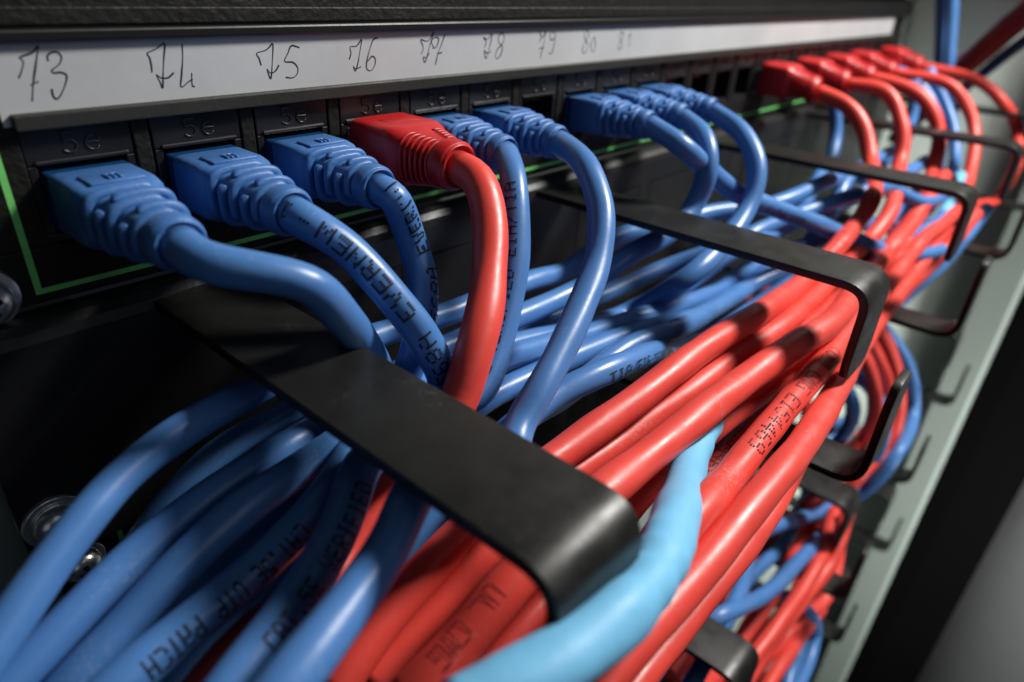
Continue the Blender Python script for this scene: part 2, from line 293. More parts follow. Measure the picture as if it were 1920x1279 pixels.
PATHS = {
 'B73': ('blue', 5.3, 0, [(7.6,-27,-12.6), (7.6,-32,-13.2), (10.8,-35.2,-14.2), (15.5,-38.1,-15.7), (18.7,-39.5,-17.7), (20.6,-39.3,-20.3), (22.4,-38.8,-23), (25.1,-37.8,-26.7), (28.2,-36.1,-31.3), (31.3,-34.7,-36.4), (33.3,-33,-41.7), (29.4,-33.3,-44.6), (24.4,-33.5,-46.8), (25.2,-27.9,-54.3), (22.7,-25.7,-57.3), (17,-26.1,-56.7), (11,-26.1,-57.1), (4.8,-26.1,-58.4), (-1.4,-26.7,-59.9), (-7.1,-27.3,-61.9), (-12.4,-27.9,-64.1), (-17.3,-28.1,-66.7), (-21.9,-28,-69.5), (-27,-28,-71.9)]),
 'B74': ('blue', 5.3, 1, [(25.1,-25,-12.6), (25.1,-29,-13.1), (28.2,-32.3,-15.9), (30.5,-35.7,-20), (32.7,-39.1,-24.7), (34.5,-41.2,-28.6), (36.1,-42.4,-32.7), (38.5,-42.4,-37.8), (39.2,-42.4,-42.2), (35.7,-43.8,-44.1), (28.4,-47.6,-43.2), (23,-49.7,-42.3), (19.2,-49.9,-39.4), (15.8,-50.9,-38.9), (12,-53.3,-41.4), (7.3,-55.8,-43.6), (1.6,-57.9,-45.4), (-4.2,-59.7,-46.6), (-9.8,-61.6,-47.4), (-12.5,-62.6,-47.8)]),
 'B75': ('blue', 5.3, 2, [(42.6,-23,-12.6), (42.6,-27,-13.1), (45.2,-25.9,-17), (47.1,-25.7,-21.8), (47.5,-27.7,-26.8), (45.2,-31,-31.1), (40.8,-34.4,-35.3), (39.1,-34.3,-40.2), (36.9,-34,-44.5), (31.9,-36.6,-44.7), (25.2,-40.9,-43.1), (20,-43.8,-42.5), (14.9,-46.7,-43.5), (10,-47.9,-45.3), (5.2,-47.8,-47.5), (0.7,-47.8,-49.3), (-5.5,-48.4,-50.2), (-11.8,-49,-50.9), (-17.7,-49.8,-51.7), (-21.7,-49.7,-53)]),
 'R76': ('red', 6.2, 3, [(60.1,-24,-11.6), (60.1,-29,-12.4), (58.4,-33.1,-15.8), (55.6,-36.8,-19.9), (51.7,-40.3,-23.8), (47.3,-44,-27), (42.5,-46.9,-30.9), (38.8,-48.3,-35.7), (36.1,-48.7,-40.3), (32.3,-49.2,-42.9), (28.9,-48.2,-46.7), (25.2,-47.9,-49), (21.7,-47,-50.9), (17.5,-48.1,-53.5), (13.1,-49.4,-56), (8.2,-50.7,-55.8), (2.9,-51.5,-55.3), (-2.6,-52,-55.1), (-9.1,-52.9,-56.9), (-13.6,-52.9,-60.2)]),
 'B77': ('blue', 5.3, 4, [(77.6,-20,-12.6), (74.4,-24,-13.2), (71.4,-27.7,-14.4), (68.7,-30.9,-17.9), (66.2,-33.6,-22.3), (63.6,-35.9,-26.8), (60.8,-37.8,-31.3), (57.8,-39.4,-35.8), (54.4,-40.8,-40), (50.4,-42.5,-43.7), (46.5,-43.2,-46.2), (42.4,-41.6,-46.4), (38.1,-41.6,-47.7), (32.8,-42,-50.2), (28.9,-40.5,-55), (25.4,-39.4,-58.7), (23.7,-37.5,-62.1), (23.3,-34.9,-65.8), (22.5,-32.6,-68.9), (19.3,-31.7,-70.9), (13.7,-32.2,-71.3), (8.1,-32.8,-71.8), (2.2,-32.6,-73.6), (-3.3,-32.4,-75.8), (-8.3,-32.3,-78.6), (-10.6,-32.2,-80)]),
 'B78': ('blue', 5.3, 5, [(95.1,-20,-12.6), (92.1,-24.8,-12.6), (89,-29.7,-12.6), (86.3,-34,-13.4), (83.7,-38.5,-16.2), (81.2,-42.2,-19.7), (78,-44.9,-23.2), (74.1,-47.2,-26.8), (70.2,-48.9,-29.2), (65.6,-50.5,-31.5), (61.1,-52.1,-33.8), (56.5,-53.5,-35.8), (51.8,-54.8,-37.8), (47.6,-55.8,-39.8), (43,-56.2,-43), (38.9,-58.2,-44.6), (35.1,-62,-44.9), (31.1,-64.9,-44.1), (26.9,-65,-41.6), (22.2,-63.7,-37.7), (17.9,-62.6,-34.6), (13.9,-63.4,-35.2), (8.6,-65.7,-37.9), (2.1,-67.8,-39), (-4,-70,-39), (-9.4,-71.5,-39.5), (-11.7,-72,-40.1)]),
 'B80': ('blue', 5.4, 7, [(130.1,-22,-12.6), (129,-27.4,-13.8), (129.2,-32.1,-15.5), (132.5,-34.3,-18.2), (139.1,-34.9,-21.9), (145,-35.6,-25.2), (149.2,-36.9,-27.8), (153.2,-38.2,-30.2), (157.2,-39.9,-32.2), (161.1,-42,-33.8), (165.2,-44.2,-35.3), (169.5,-46.5,-37), (174.1,-49,-38.8), (178.7,-51.5,-40.6), (183.3,-53.5,-42.4), (187.9,-55.2,-44.1), (192.7,-56.8,-46), (197.6,-58.4,-47.9), (202.9,-59.3,-49.8), (206,-60.7,-51.1), (206.7,-62.7,-51.7), (209.6,-64.2,-52.9), (214.4,-65.2,-54.7), (219.1,-66.3,-56.5)]),
 'B81': ('blue', 5.3, 8, [(147.6,-22,-12.6), (144.4,-27.2,-13.4), (141.3,-31.9,-14.9), (138.3,-35.7,-18.5), (136.6,-37.1,-23.3), (136.2,-36.2,-28.9), (133.6,-35.7,-32.9), (128.4,-35.6,-35.3), (123.4,-35.1,-37), (118.4,-34.3,-37.9), (113.4,-33.3,-38.8), (108.6,-31.8,-40.7), (104,-29.6,-43.8), (98.9,-27.8,-46.3), (94.3,-27.2,-47.1), (89.2,-26.9,-47.2), (83.8,-26.7,-47.1), (78.5,-26.5,-47.1), (73.4,-26.1,-47.2), (68.1,-25.7,-47.3), (62.8,-25.3,-47.4), (57.9,-25,-47.5), (52.2,-24.8,-47.8), (46.1,-24.9,-48.1), (40.2,-25.7,-48.1), (34.7,-27.1,-47.7), (28.8,-28.9,-47.1), (23.6,-30.4,-46.7), (17.2,-32.8,-45.4), (11.4,-33.2,-45.8), (5.7,-33.3,-46.6), (0.1,-33.7,-47.4), (-5.5,-34.7,-48.4), (-10.6,-35.5,-49.5), (-16.7,-36.8,-51.1), (-22.7,-37.9,-53.3), (-27.3,-38.6,-55.1), (-29.3,-39,-55.7)]),
 'B82': ('blue', 5.3, 9, [(165.1,-22,-12.6), (163.2,-27.1,-13.8), (161.3,-32.2,-15.1), (159.1,-36.9,-17.7), (156.7,-41.3,-21.8), (153.8,-43.8,-26.4), (150.3,-44.5,-31.4), (145.4,-45.1,-34.7), (139.4,-45.5,-37.5), (133.6,-46,-39.3), (127.1,-46.4,-40.8), (121.1,-46,-42.6), (117.4,-44.2,-45.3), (116.9,-40.3,-49.5), (118,-35.3,-54.4), (116.5,-32,-57.3), (113.5,-30.7,-58.2), (106.8,-31.9,-56.5), (100.6,-32.8,-55), (95.7,-32.9,-54), (91.3,-32.6,-53.4), (87.2,-32.2,-52.9), (82.7,-31.8,-52.2), (78.1,-31.4,-51.4), (73.5,-31.1,-50.6), (69.1,-30.8,-49.9), (64.1,-30.5,-49.4), (58.6,-30.1,-49.2), (53.4,-29.7,-49.1), (47.6,-31,-48.2), (40.8,-34.2,-45.9), (33.6,-38.5,-42.8), (28.3,-40.3,-41.9), (23.4,-41.2,-41.9), (19.2,-41.4,-42.4), (15.1,-40,-44.3), (10.2,-39.9,-45), (4.9,-40.2,-45.5), (-1.8,-40.8,-47.1), (-8.1,-41.6,-49.3), (-12.6,-42,-51.4), (-17.7,-42.8,-53.5), (-22.3,-43.2,-55.9), (-24.2,-43.1,-57.3)]),
 'H1': ('blue', 5.0, None, [(319.8,-40,-42), (314.8,-40,-42), (309.8,-40,-42), (304.8,-40,-42.1), (299.8,-39.9,-42.1), (294.7,-39.9,-42.1), (289.6,-39.9,-42.1), (284.4,-40,-42.1), (279.2,-40,-42), (273.9,-40.2,-41.9), (268.5,-40.4,-41.7), (263.2,-40.7,-41.4), (257.6,-41.1,-40.9), (251.8,-41.7,-40.4), (245.8,-42.3,-39.7), (238.2,-43.4,-38.7), (230.6,-44.5,-37.6), (225.4,-45,-37.1), (221.3,-45,-36.9), (217.8,-44.9,-36.9), (214.3,-44.6,-36.9), (210.9,-44.2,-37.1), (206.1,-43.6,-37.5), (201.4,-42.8,-38.1), (196.8,-41.8,-38.8), (192.4,-40.7,-39.5), (188.2,-39.3,-40.1), (184,-37.9,-40.6), (178.8,-35.5,-40.9), (174.1,-32.7,-41), (169.4,-29.9,-41.2), (164.6,-27.6,-41.4), (159.3,-25.6,-41.9), (154,-24,-42.5), (148.6,-22.6,-42.9), (143.4,-21.7,-43), (138.5,-21,-42.7), (133.5,-20.6,-42.2), (128.4,-20.3,-41.9), (123.5,-20,-41.9), (118.1,-19.9,-42.6), (112.8,-19.9,-43.7), (107.5,-20,-44.8), (102.6,-20,-45.4), (96.7,-20,-45), (91,-20,-44.2), (85.3,-20,-43.8), (80,-20,-43.7), (74.4,-20,-43.7), (68.7,-20,-43.7), (63.3,-20,-43.6), (57.8,-20,-43.2), (52.3,-19.9,-42.7), (47.1,-19.9,-42.1), (42.2,-20.1,-41.6), (36.7,-20.8,-41.1), (31.6,-21.7,-40.7), (26.2,-22.7,-40.2), (20.5,-23.8,-39.7), (14.5,-24.7,-39.4), (8.3,-25.4,-39.5), (2.4,-26.8,-39.5), (-2.9,-28.3,-40), (-7.6,-29.8,-40.9), (-12.3,-32,-42.3), (-17.3,-34.2,-44.4), (-22.2,-36.4,-46.9), (-26.5,-38.6,-49.1), (-28.5,-39.7,-50.4)]),
 'H3': ('blue', 5.0, None, [(319.2,-46.1,-53.8), (314.1,-46.1,-53.9), (308.8,-45.9,-54.1), (303.4,-45.7,-54.3), (298,-45.5,-54.6), (292.5,-45.4,-54.8), (287,-45.3,-54.8), (281.6,-45.4,-54.8), (276.3,-45.6,-54.5), (271,-46.1,-53.9), (265.9,-46.9,-53), (259.9,-48.5,-51.2), (253.9,-50.9,-48.6), (248,-53.6,-45.7), (242.4,-56.1,-42.8), (238,-58,-40.5), (234.6,-59,-39.1), (228.9,-59.1,-38.1), (223.9,-57.9,-38.2), (218.9,-55.9,-38.8), (214,-53.5,-39.8), (209.3,-51.2,-40.9), (204.8,-49.2,-41.7), (200,-47.3,-42.6), (195,-45.5,-43.4), (189.6,-43.8,-44.2), (184.7,-42.2,-45), (179.4,-41.1,-45.5), (174.4,-40.3,-45.9), (170,-39.4,-46.5), (167.4,-37.9,-47.7), (164.2,-36.4,-48.7), (160.3,-34.9,-49.7), (155.8,-32.1,-51.3), (151.8,-28.8,-53.2), (147.8,-25.7,-54.9), (143,-23.6,-56.2), (138,-22.2,-57.1), (132.6,-21.2,-57.8), (126.8,-20.3,-58.3), (121.9,-19.6,-58.6), (116.6,-18.9,-58.8), (111.1,-18.4,-58.9), (105.5,-17.9,-59), (100,-17.4,-59), (94.9,-17.1,-58.9), (89,-16.7,-58.8), (83.5,-16.5,-58.5), (78,-16.2,-58.3), (72.6,-16,-58), (67.1,-15.7,-57.9), (61.7,-15.4,-57.8), (56.3,-15.1,-57.6), (51,-15,-57.1), (45.3,-15.2,-55.9), (39.6,-15.6,-54.3), (34.4,-15.9,-52.9), (29.2,-16,-52.3), (24.1,-16,-52.6), (18.5,-16,-53), (12.9,-16,-54.1), (7.6,-16,-56.1), (1.5,-16,-59.9), (-4.1,-16,-64.6), (-9.4,-16,-68.2), (-13.6,-16,-71), (-15.8,-16,-72.4)]),
 'H5': ('blue', 5.0, None, [(317.9,-58.3,-61.5), (312.7,-58.4,-61.5), (307.4,-58.4,-61.6), (302,-58.5,-61.7), (296.5,-58.6,-61.7), (290.8,-58.7,-61.7), (284.9,-58.9,-61.6), (278.8,-59.1,-61.3), (272.3,-59.4,-60.8), (266.2,-59.6,-60.1), (261.5,-59.5,-59.6), (256.1,-59.5,-58.7), (250.7,-59.5,-57.3), (245.3,-59.6,-55.7), (241,-59.4,-54.3), (237.5,-58.9,-53.2), (233.9,-58.3,-52.3), (229.9,-57.6,-51.7), (225,-56.3,-51.5), (219.7,-54.4,-52.1), (214.3,-52.2,-53.1), (207,-50.5,-53.6), (201.8,-48.6,-54.4), (197.1,-46.8,-55.2), (194.1,-44.6,-56.5), (192.7,-42,-58.3), (188.6,-40.3,-59.2), (184.2,-39.4,-59.6), (180.2,-39,-59.9), (175.7,-38.8,-60), (170.9,-38.8,-60), (165.9,-38.9,-59.9), (160.7,-39.2,-59.7), (155.4,-39.5,-59.5), (149.9,-39.9,-59), (144.5,-40.2,-58.4), (139.3,-40.5,-57.8), (132.9,-40.5,-56.9), (126.7,-40.5,-56), (119.7,-41,-54.4), (114,-41,-53.3), (109.8,-40.3,-53), (105.5,-39.5,-52.8), (100.8,-38.8,-52.6), (96.1,-38.2,-52.3), (91.3,-37.6,-51.9), (86.1,-37.2,-51.3), (80.6,-36.8,-50.4), (74.9,-36.7,-49.3), (69.3,-36.8,-48.2), (63.4,-36.9,-46.9), (57.5,-37.3,-45.4), (52.1,-37.2,-45.1), (48.3,-35.7,-47.2), (46.4,-32,-52), (43.5,-29.6,-56), (39.3,-29.1,-58.7), (34.8,-29.4,-61), (31.4,-28.7,-64.7), (27.2,-29,-68.2), (23.8,-28.3,-73), (21.6,-25.4,-80.2), (17.5,-25.4,-84.3), (12.4,-26.7,-86.6), (7.5,-28,-89.2), (3.9,-28.3,-93.6), (0.8,-28.2,-98.5)]),
 'H7': ('blue', 5.0, None, [(311.3,-67.1,-48.2), (306.6,-67.2,-48.4), (302.2,-67.4,-48.6), (297.5,-67.8,-49), (292.5,-68.2,-49.2), (287.3,-68.6,-49.4), (281,-69,-49.3), (274.8,-69.2,-49), (270,-69,-48.8), (265.5,-68.4,-48.5), (261.4,-67.3,-48), (256.7,-65,-46.7), (252.6,-61.6,-44.8), (248.9,-57.8,-42.7), (246,-53.8,-40.8), (241.9,-50.4,-39), (238.4,-47.8,-38.2), (235.1,-46.2,-38.9), (229,-46.6,-40.5), (224.4,-47.5,-43.4), (219.1,-48.5,-46.1), (216.6,-48,-49.2), (212.2,-47.7,-51.8), (205.2,-47.9,-53.5), (199.6,-47.6,-55.4), (194.6,-47.1,-56.9), (190,-46.6,-58), (186.1,-45.7,-59.3), (182.4,-44.6,-60.7), (178,-43.8,-61.6), (172.1,-43.5,-61.8), (164.2,-44.2,-60.9), (159.5,-44.4,-60.7), (154.6,-44.8,-60.2), (149.4,-45.3,-59.4), (144.2,-46,-58.6), (138.8,-46.7,-57.6), (133.5,-47.4,-56.5), (128.4,-48.1,-55.4), (123.5,-48.7,-54.4), (119,-49.1,-53.5), (114.9,-49.2,-52.7), (109.8,-48.8,-52), (107.9,-46.7,-52.8), (104.7,-45.3,-52.8), (100.7,-44.3,-52.5), (95.9,-43.3,-52.3), (91,-42.5,-52.1), (85.5,-42,-51.8), (79.8,-41.6,-51.6), (74.1,-41,-51.6), (68.7,-40.4,-51.7), (63.7,-39.9,-51.7), (58.7,-39.6,-51.6), (53.9,-39.4,-51.5), (49,-39.4,-51.8), (44,-39.7,-52.3), (39.1,-40.2,-53.1), (33.2,-41.6,-54.3), (26.2,-44.5,-55.3), (20.7,-46,-57.3), (15.8,-46.3,-60.6), (11,-46.1,-64.7), (6.1,-46.1,-68.2), (2,-46,-72.3), (-1.5,-46,-77)]),
 'H8': ('blue', 5.0, None, [(318.6,-70.2,-59.7), (313.1,-70.3,-59.5), (306.1,-70.7,-59), (298.5,-71.2,-58.3), (291.9,-71.7,-57.8), (287,-71.9,-57.7), (282.1,-72,-57.7), (277.1,-72.1,-57.6), (272.1,-72,-57.6), (267.3,-71.6,-57.8), (265.5,-70.6,-58.8), (262.7,-69.8,-59.3), (257.9,-69,-59.4), (252.1,-68.2,-59.2), (244.3,-67.5,-58.5), (238.8,-66.4,-58.5), (232.6,-65.3,-58.2), (226.4,-64.1,-58), (222.2,-62.6,-58.5), (215.8,-61.4,-58.2), (210.6,-60,-58.4), (205.6,-58.7,-58.6), (200.7,-57.4,-58.8), (196.1,-56.2,-59.1), (191.7,-55,-59.4), (187.6,-54,-59.8), (183.9,-53.1,-60.2), (178.2,-51.7,-61.2), (174.2,-50.2,-63), (171,-48.5,-65), (167.5,-47.2,-66.8), (163.7,-46,-68.1), (159.5,-45,-69), (155.2,-44.1,-69.4), (150.8,-43.4,-69.6), (146.2,-42.9,-69.5), (141.2,-42.7,-69), (135.7,-42.8,-68.1), (131.8,-43.1,-67.2), (127.5,-43.7,-65.9), (122.9,-44.6,-64.3), (117.9,-45.7,-62.4), (112.7,-46.9,-60.3), (107.3,-48.3,-58.1), (100.6,-50.3,-55), (93.9,-52.4,-52), (88.8,-53.6,-49.9), (84.7,-54.4,-48.4), (80.7,-55.1,-47.1), (76.9,-55.6,-46), (73.5,-55.9,-45.2), (70.4,-55.8,-44.8), (65.1,-55.1,-44.7), (60.6,-53.8,-45.4), (56.4,-52.6,-46.3), (51.5,-52.3,-46.9), (46.1,-52.8,-47.4), (40.8,-53.5,-48), (36,-54,-48.9), (29.6,-54,-51), (24.2,-54,-53.8), (19.2,-54,-57.3), (14.4,-54,-60.8), (9.6,-54,-64.1), (5.1,-54,-67.4), (0.1,-54,-72.8)]),
 'H9': ('blue', 5.0, None, [(316.1,-78.4,-65), (310.9,-78.5,-65), (305.6,-78.8,-64.9), (298.8,-79.3,-64.4), (291.8,-79.8,-63.9), (287,-80.1,-63.9), (282.1,-80.3,-63.9), (279.3,-80.1,-64.5), (276,-79.8,-64.9), (270.7,-79.3,-64.8), (262.6,-78.8,-63.8), (257.1,-78.1,-63.3), (252.5,-76.9,-63), (247.6,-75.5,-62.7), (242.8,-73.8,-62.3), (240.3,-71.7,-62.7), (236.5,-69.5,-62.7), (231.4,-67.4,-62.3), (223.2,-65.8,-60.8), (216.5,-63.9,-59.9), (211.4,-61.8,-59.4), (206.4,-59.7,-59), (201.6,-57.7,-58.6), (197,-55.8,-58.3), (192.7,-54,-58.1), (188.7,-52.4,-57.9), (185.1,-51,-57.9), (182.2,-49.8,-58.1), (176.2,-47.7,-58.7), (171.8,-45.9,-59.8), (167.1,-44.6,-60.7), (162.3,-44.1,-60.8), (158.1,-44.1,-60.5), (153.5,-44.4,-60), (148.4,-45,-59.3), (143.1,-45.7,-58.4), (137.7,-46.5,-57.4), (132.2,-47.4,-56.4), (126.8,-48.3,-55.3), (121.6,-49.1,-54.3), (116.7,-49.7,-53.4), (112.3,-50.1,-52.6), (107.2,-50.4,-51.8), (102.1,-50.1,-51.1), (99,-48.9,-51.4), (94.4,-48.5,-51), (91,-47.4,-51.6), (86.1,-47.2,-52), (81,-47,-52.7), (75.9,-46.9,-53.4), (71,-46.9,-54), (65.7,-46.9,-54.2), (60.1,-46.9,-53.7), (54.8,-46.9,-53.5), (49.2,-47,-54.1), (43.4,-47.1,-55.6), (38.1,-47.2,-57.6), (33.3,-47.4,-60.3), (28.9,-47.7,-63.3), (24.6,-48,-65.8), (20.4,-48.2,-68.5), (16.8,-47.4,-72.9), (14.5,-44.9,-80.3), (11.5,-44.5,-85.3), (8.4,-44.6,-89.8)]),
 'H4': ('blue', 5.0, None, [(318.8,-54.2,-43.8), (313.8,-54.3,-43.7), (308.8,-54.4,-43.7), (303.7,-54.6,-43.5), (298.6,-54.8,-43.4), (293.3,-55.1,-43.2), (287.8,-55.3,-43.1), (282.1,-55.4,-42.9), (275,-55.7,-42.5), (267,-56,-42), (261.4,-55.7,-42.1), (256.9,-55.2,-42.3), (252.9,-54.4,-42.8), (247.1,-53.8,-43), (241.9,-52.9,-43.4), (236.7,-51.9,-43.8), (232.6,-50.6,-44.6), (227,-49.5,-45.1), (220.2,-48.7,-45.3), (214.8,-47.6,-45.8), (209.4,-46.5,-46.3), (205.3,-45.1,-47.1), (201.2,-43.8,-47.8), (197.1,-42.7,-48.4), (192.9,-41.8,-48.8), (188.6,-41.1,-49.1), (183.1,-41.1,-48.8), (175.8,-41.6,-47.9), (170,-41.7,-47.5), (164.7,-42.1,-46.8), (160.4,-42.4,-46.4), (157,-42.3,-46.3), (153.6,-42,-46.7), (149.9,-41.2,-47.7), (146.1,-39.8,-49.6), (142.5,-38.3,-51.8), (138.3,-36.9,-53.8), (133.8,-35.9,-55.2), (128.8,-35.1,-56.5), (123.1,-34.5,-57.4), (115.3,-34.9,-57), (109.1,-34.2,-57.5), (104,-32.1,-58.8), (100.2,-29.2,-60.6), (96.6,-26.5,-62.3), (92.4,-25.1,-62.8), (87.8,-24.1,-62.7), (82.9,-23.6,-62.4), (78.1,-23.1,-62.3), (72.8,-22.6,-62.5), (67.5,-22.3,-62.7), (62.2,-22.3,-63), (56.8,-22.5,-63.2), (51.2,-23,-63.4), (45.8,-23.6,-63.6), (40,-24.1,-63.6), (33.2,-25.4,-62.5), (26.7,-27.1,-61.6), (21.3,-27.6,-62.3), (16.1,-27.4,-63.7), (11,-27.1,-65.5), (6,-27.2,-66.9), (1,-27.6,-67.9), (-4.4,-27.8,-69.4), (-10.1,-27.7,-71.7), (-14.7,-27.6,-74), (-17,-27.6,-75.2)]),
 'P1': ('red', 5.6, 14, [(252.6,-22,-14), (252.4,-27.3,-15.3), (252.2,-32.5,-16.7), (251.6,-37.6,-19.5), (249.8,-42.5,-23.8), (247.6,-46,-28.5), (244,-49.2,-33), (240,-51.3,-34.6), (235.9,-53.3,-36), (230.5,-55.4,-37), (223.5,-57.5,-37.5), (218.3,-59.1,-38.5), (214.1,-60,-39.7), (211.4,-60.3,-41.3), (208.5,-60.3,-42.9), (205.2,-60.2,-44.4), (200.8,-60.2,-45.6), (194.3,-60.7,-46.1), (187.9,-61.2,-46.5), (183.4,-61.4,-47.3), (179.3,-61.4,-48.1), (174.9,-61.4,-48.8), (170.4,-61.4,-49.5), (165.9,-61.5,-50), (161.2,-61.6,-50.4), (156.3,-61.7,-50.5), (151.2,-62.1,-50.4), (145.6,-62.6,-49.8), (139.6,-63.3,-48.8), (133.5,-64,-47.7), (127.9,-64.6,-46.6), (122.6,-65.1,-45.8), (117.8,-65.4,-45.2), (113.2,-65.5,-44.8), (108.1,-65.5,-44.6), (103,-65.3,-44.5), (98.1,-65,-44.5), (93.3,-64.7,-44.6), (88.5,-64.4,-44.8), (83.5,-64.2,-45.1), (78.1,-64,-45.5), (72.9,-63.7,-46.1), (67.9,-63.5,-46.6), (62.7,-63,-47.3), (57.4,-62.4,-48), (52.2,-61.8,-48.8), (46.6,-61.4,-49.3), (40.6,-61.1,-49.7), (35.1,-60.8,-50.5), (30.9,-59.6,-52.7), (25.8,-59.4,-53.6), (19.9,-60.4,-53.6), (14.8,-60.9,-54.8), (10,-61.2,-56.5), (5.5,-61.5,-58.6), (0.9,-61.9,-60.7)]),
 'P2': ('red', 5.5, 16, [(287.6,-22,-14), (287.4,-27.5,-14), (287.2,-33.1,-14), (286.9,-37.8,-15), (286,-42.2,-18.4), (284.4,-45.7,-22.7), (282.3,-49,-27.6), (279.8,-51.1,-32.4), (277,-52.2,-36.8), (272.2,-53.6,-39.5), (266.5,-55.1,-40.8), (262.1,-56.4,-42.3), (256.9,-57.9,-43.6), (251.4,-59.3,-44.8), (245.6,-60.6,-45.8), (240.5,-61.6,-47), (236.7,-62.1,-48.2), (233.2,-62.4,-49.2), (229.8,-62.5,-50.3), (226.6,-62.4,-51.5), (223.4,-62.2,-52.6), (220.1,-62,-53.7), (215.9,-61.8,-54.5), (209.7,-62.1,-54.6), (201.8,-62.8,-54.1), (196.3,-63,-54.3), (191.6,-63.2,-54.6), (187.1,-63.5,-54.7), (182.4,-63.8,-54.7), (177.5,-64.2,-54.7), (172.6,-64.6,-54.5), (167.7,-65,-54.4), (162.7,-65.4,-54.2), (157.7,-65.8,-53.9), (152.6,-66.2,-53.6), (147.2,-66.6,-53.1), (141.5,-67.1,-52.4), (135,-67.9,-51.3), (128.8,-68.5,-50.3), (122.2,-68.7,-49.9), (116.7,-68.5,-49.9), (111.7,-68.1,-50), (106.9,-67.7,-50.1), (101.9,-67.3,-50.1), (96.6,-67.1,-50.1), (91.1,-67,-50.1), (86.1,-66.7,-50.2), (81.7,-66.2,-50.8), (77.7,-65.6,-51.5), (73,-64.8,-52.3), (68.5,-64.1,-53.1), (63.8,-63.5,-53.8), (59,-63,-54.2), (54.1,-62.5,-54.5), (49.1,-62.1,-54.7), (44.4,-61.8,-55), (39.4,-61.9,-55.3), (33.7,-62.9,-54.9), (28.2,-63.9,-54.6), (24,-63,-57), (19.5,-62.3,-59.3), (14.4,-62.1,-61.1), (9.1,-62.1,-63.2), (6.4,-62.1,-64.3)]),
 'P3': ('red', 5.9, 18, [(322.6,-22,-14), (322.5,-27.7,-14.7), (322.4,-33.6,-15.4), (322.2,-38.9,-16.5), (322,-43.6,-18.5), (321.7,-47.7,-21.6), (321.2,-51.1,-25.1), (320.5,-53.9,-29.1), (318.8,-56.1,-33.3), (315.3,-57.8,-37.3), (310.4,-59.1,-41.2), (305,-60.3,-43.7), (299.8,-61.4,-45.2), (292.8,-62.7,-46.2), (284.7,-64.1,-46.9), (279,-65.1,-48.1), (273,-66,-49.1), (267.2,-66.8,-50.2), (262.2,-67.3,-51.1), (257.7,-67.6,-51.8), (253.2,-67.9,-52.6), (248.4,-68,-53.3), (243.6,-68.2,-54), (238.6,-68.3,-54.6), (233.6,-68.3,-55.1), (228.4,-68.4,-55.6), (223.8,-68.4,-56.2), (221,-68.1,-57.3), (215.3,-68.4,-57.4), (207.4,-69.1,-56.6), (202.1,-69.4,-56.6), (197.3,-69.8,-56.4), (192.3,-70.3,-56.1), (187,-70.9,-55.6), (181.6,-71.6,-54.9), (176.1,-72.3,-54.2), (170.5,-73,-53.4), (165,-73.8,-52.6), (159.5,-74.5,-51.7), (154,-75.3,-50.7), (148.7,-76,-49.8), (143.6,-76.6,-48.9), (139,-77.2,-48.2), (135.2,-77.5,-47.8), (131.9,-77.7,-47.5), (128.8,-77.8,-47.3), (126.1,-77.9,-47.1), (120.4,-77.7,-46.7), (115.9,-77.3,-46.5), (111.3,-76.7,-46.3), (106.3,-76.3,-46.2), (101.1,-75.8,-46.3), (95.6,-75.4,-46.4), (89.9,-74.9,-46.5), (84.3,-74.6,-46.6), (78.5,-74.4,-46.5), (72.6,-74.2,-46.5), (66.8,-74.1,-46.5), (61.5,-73.9,-46.6), (56.9,-73.7,-46.7), (51.5,-73.6,-46.6), (46.6,-73.6,-46.3), (41.5,-73.7,-46), (36.4,-74,-45.6), (31.4,-74.2,-45.5), (24.9,-74.3,-46.2), (19.3,-74,-48), (14.5,-73.6,-50.6), (9.5,-73.1,-53.1), (4.3,-72.4,-55.5)]),
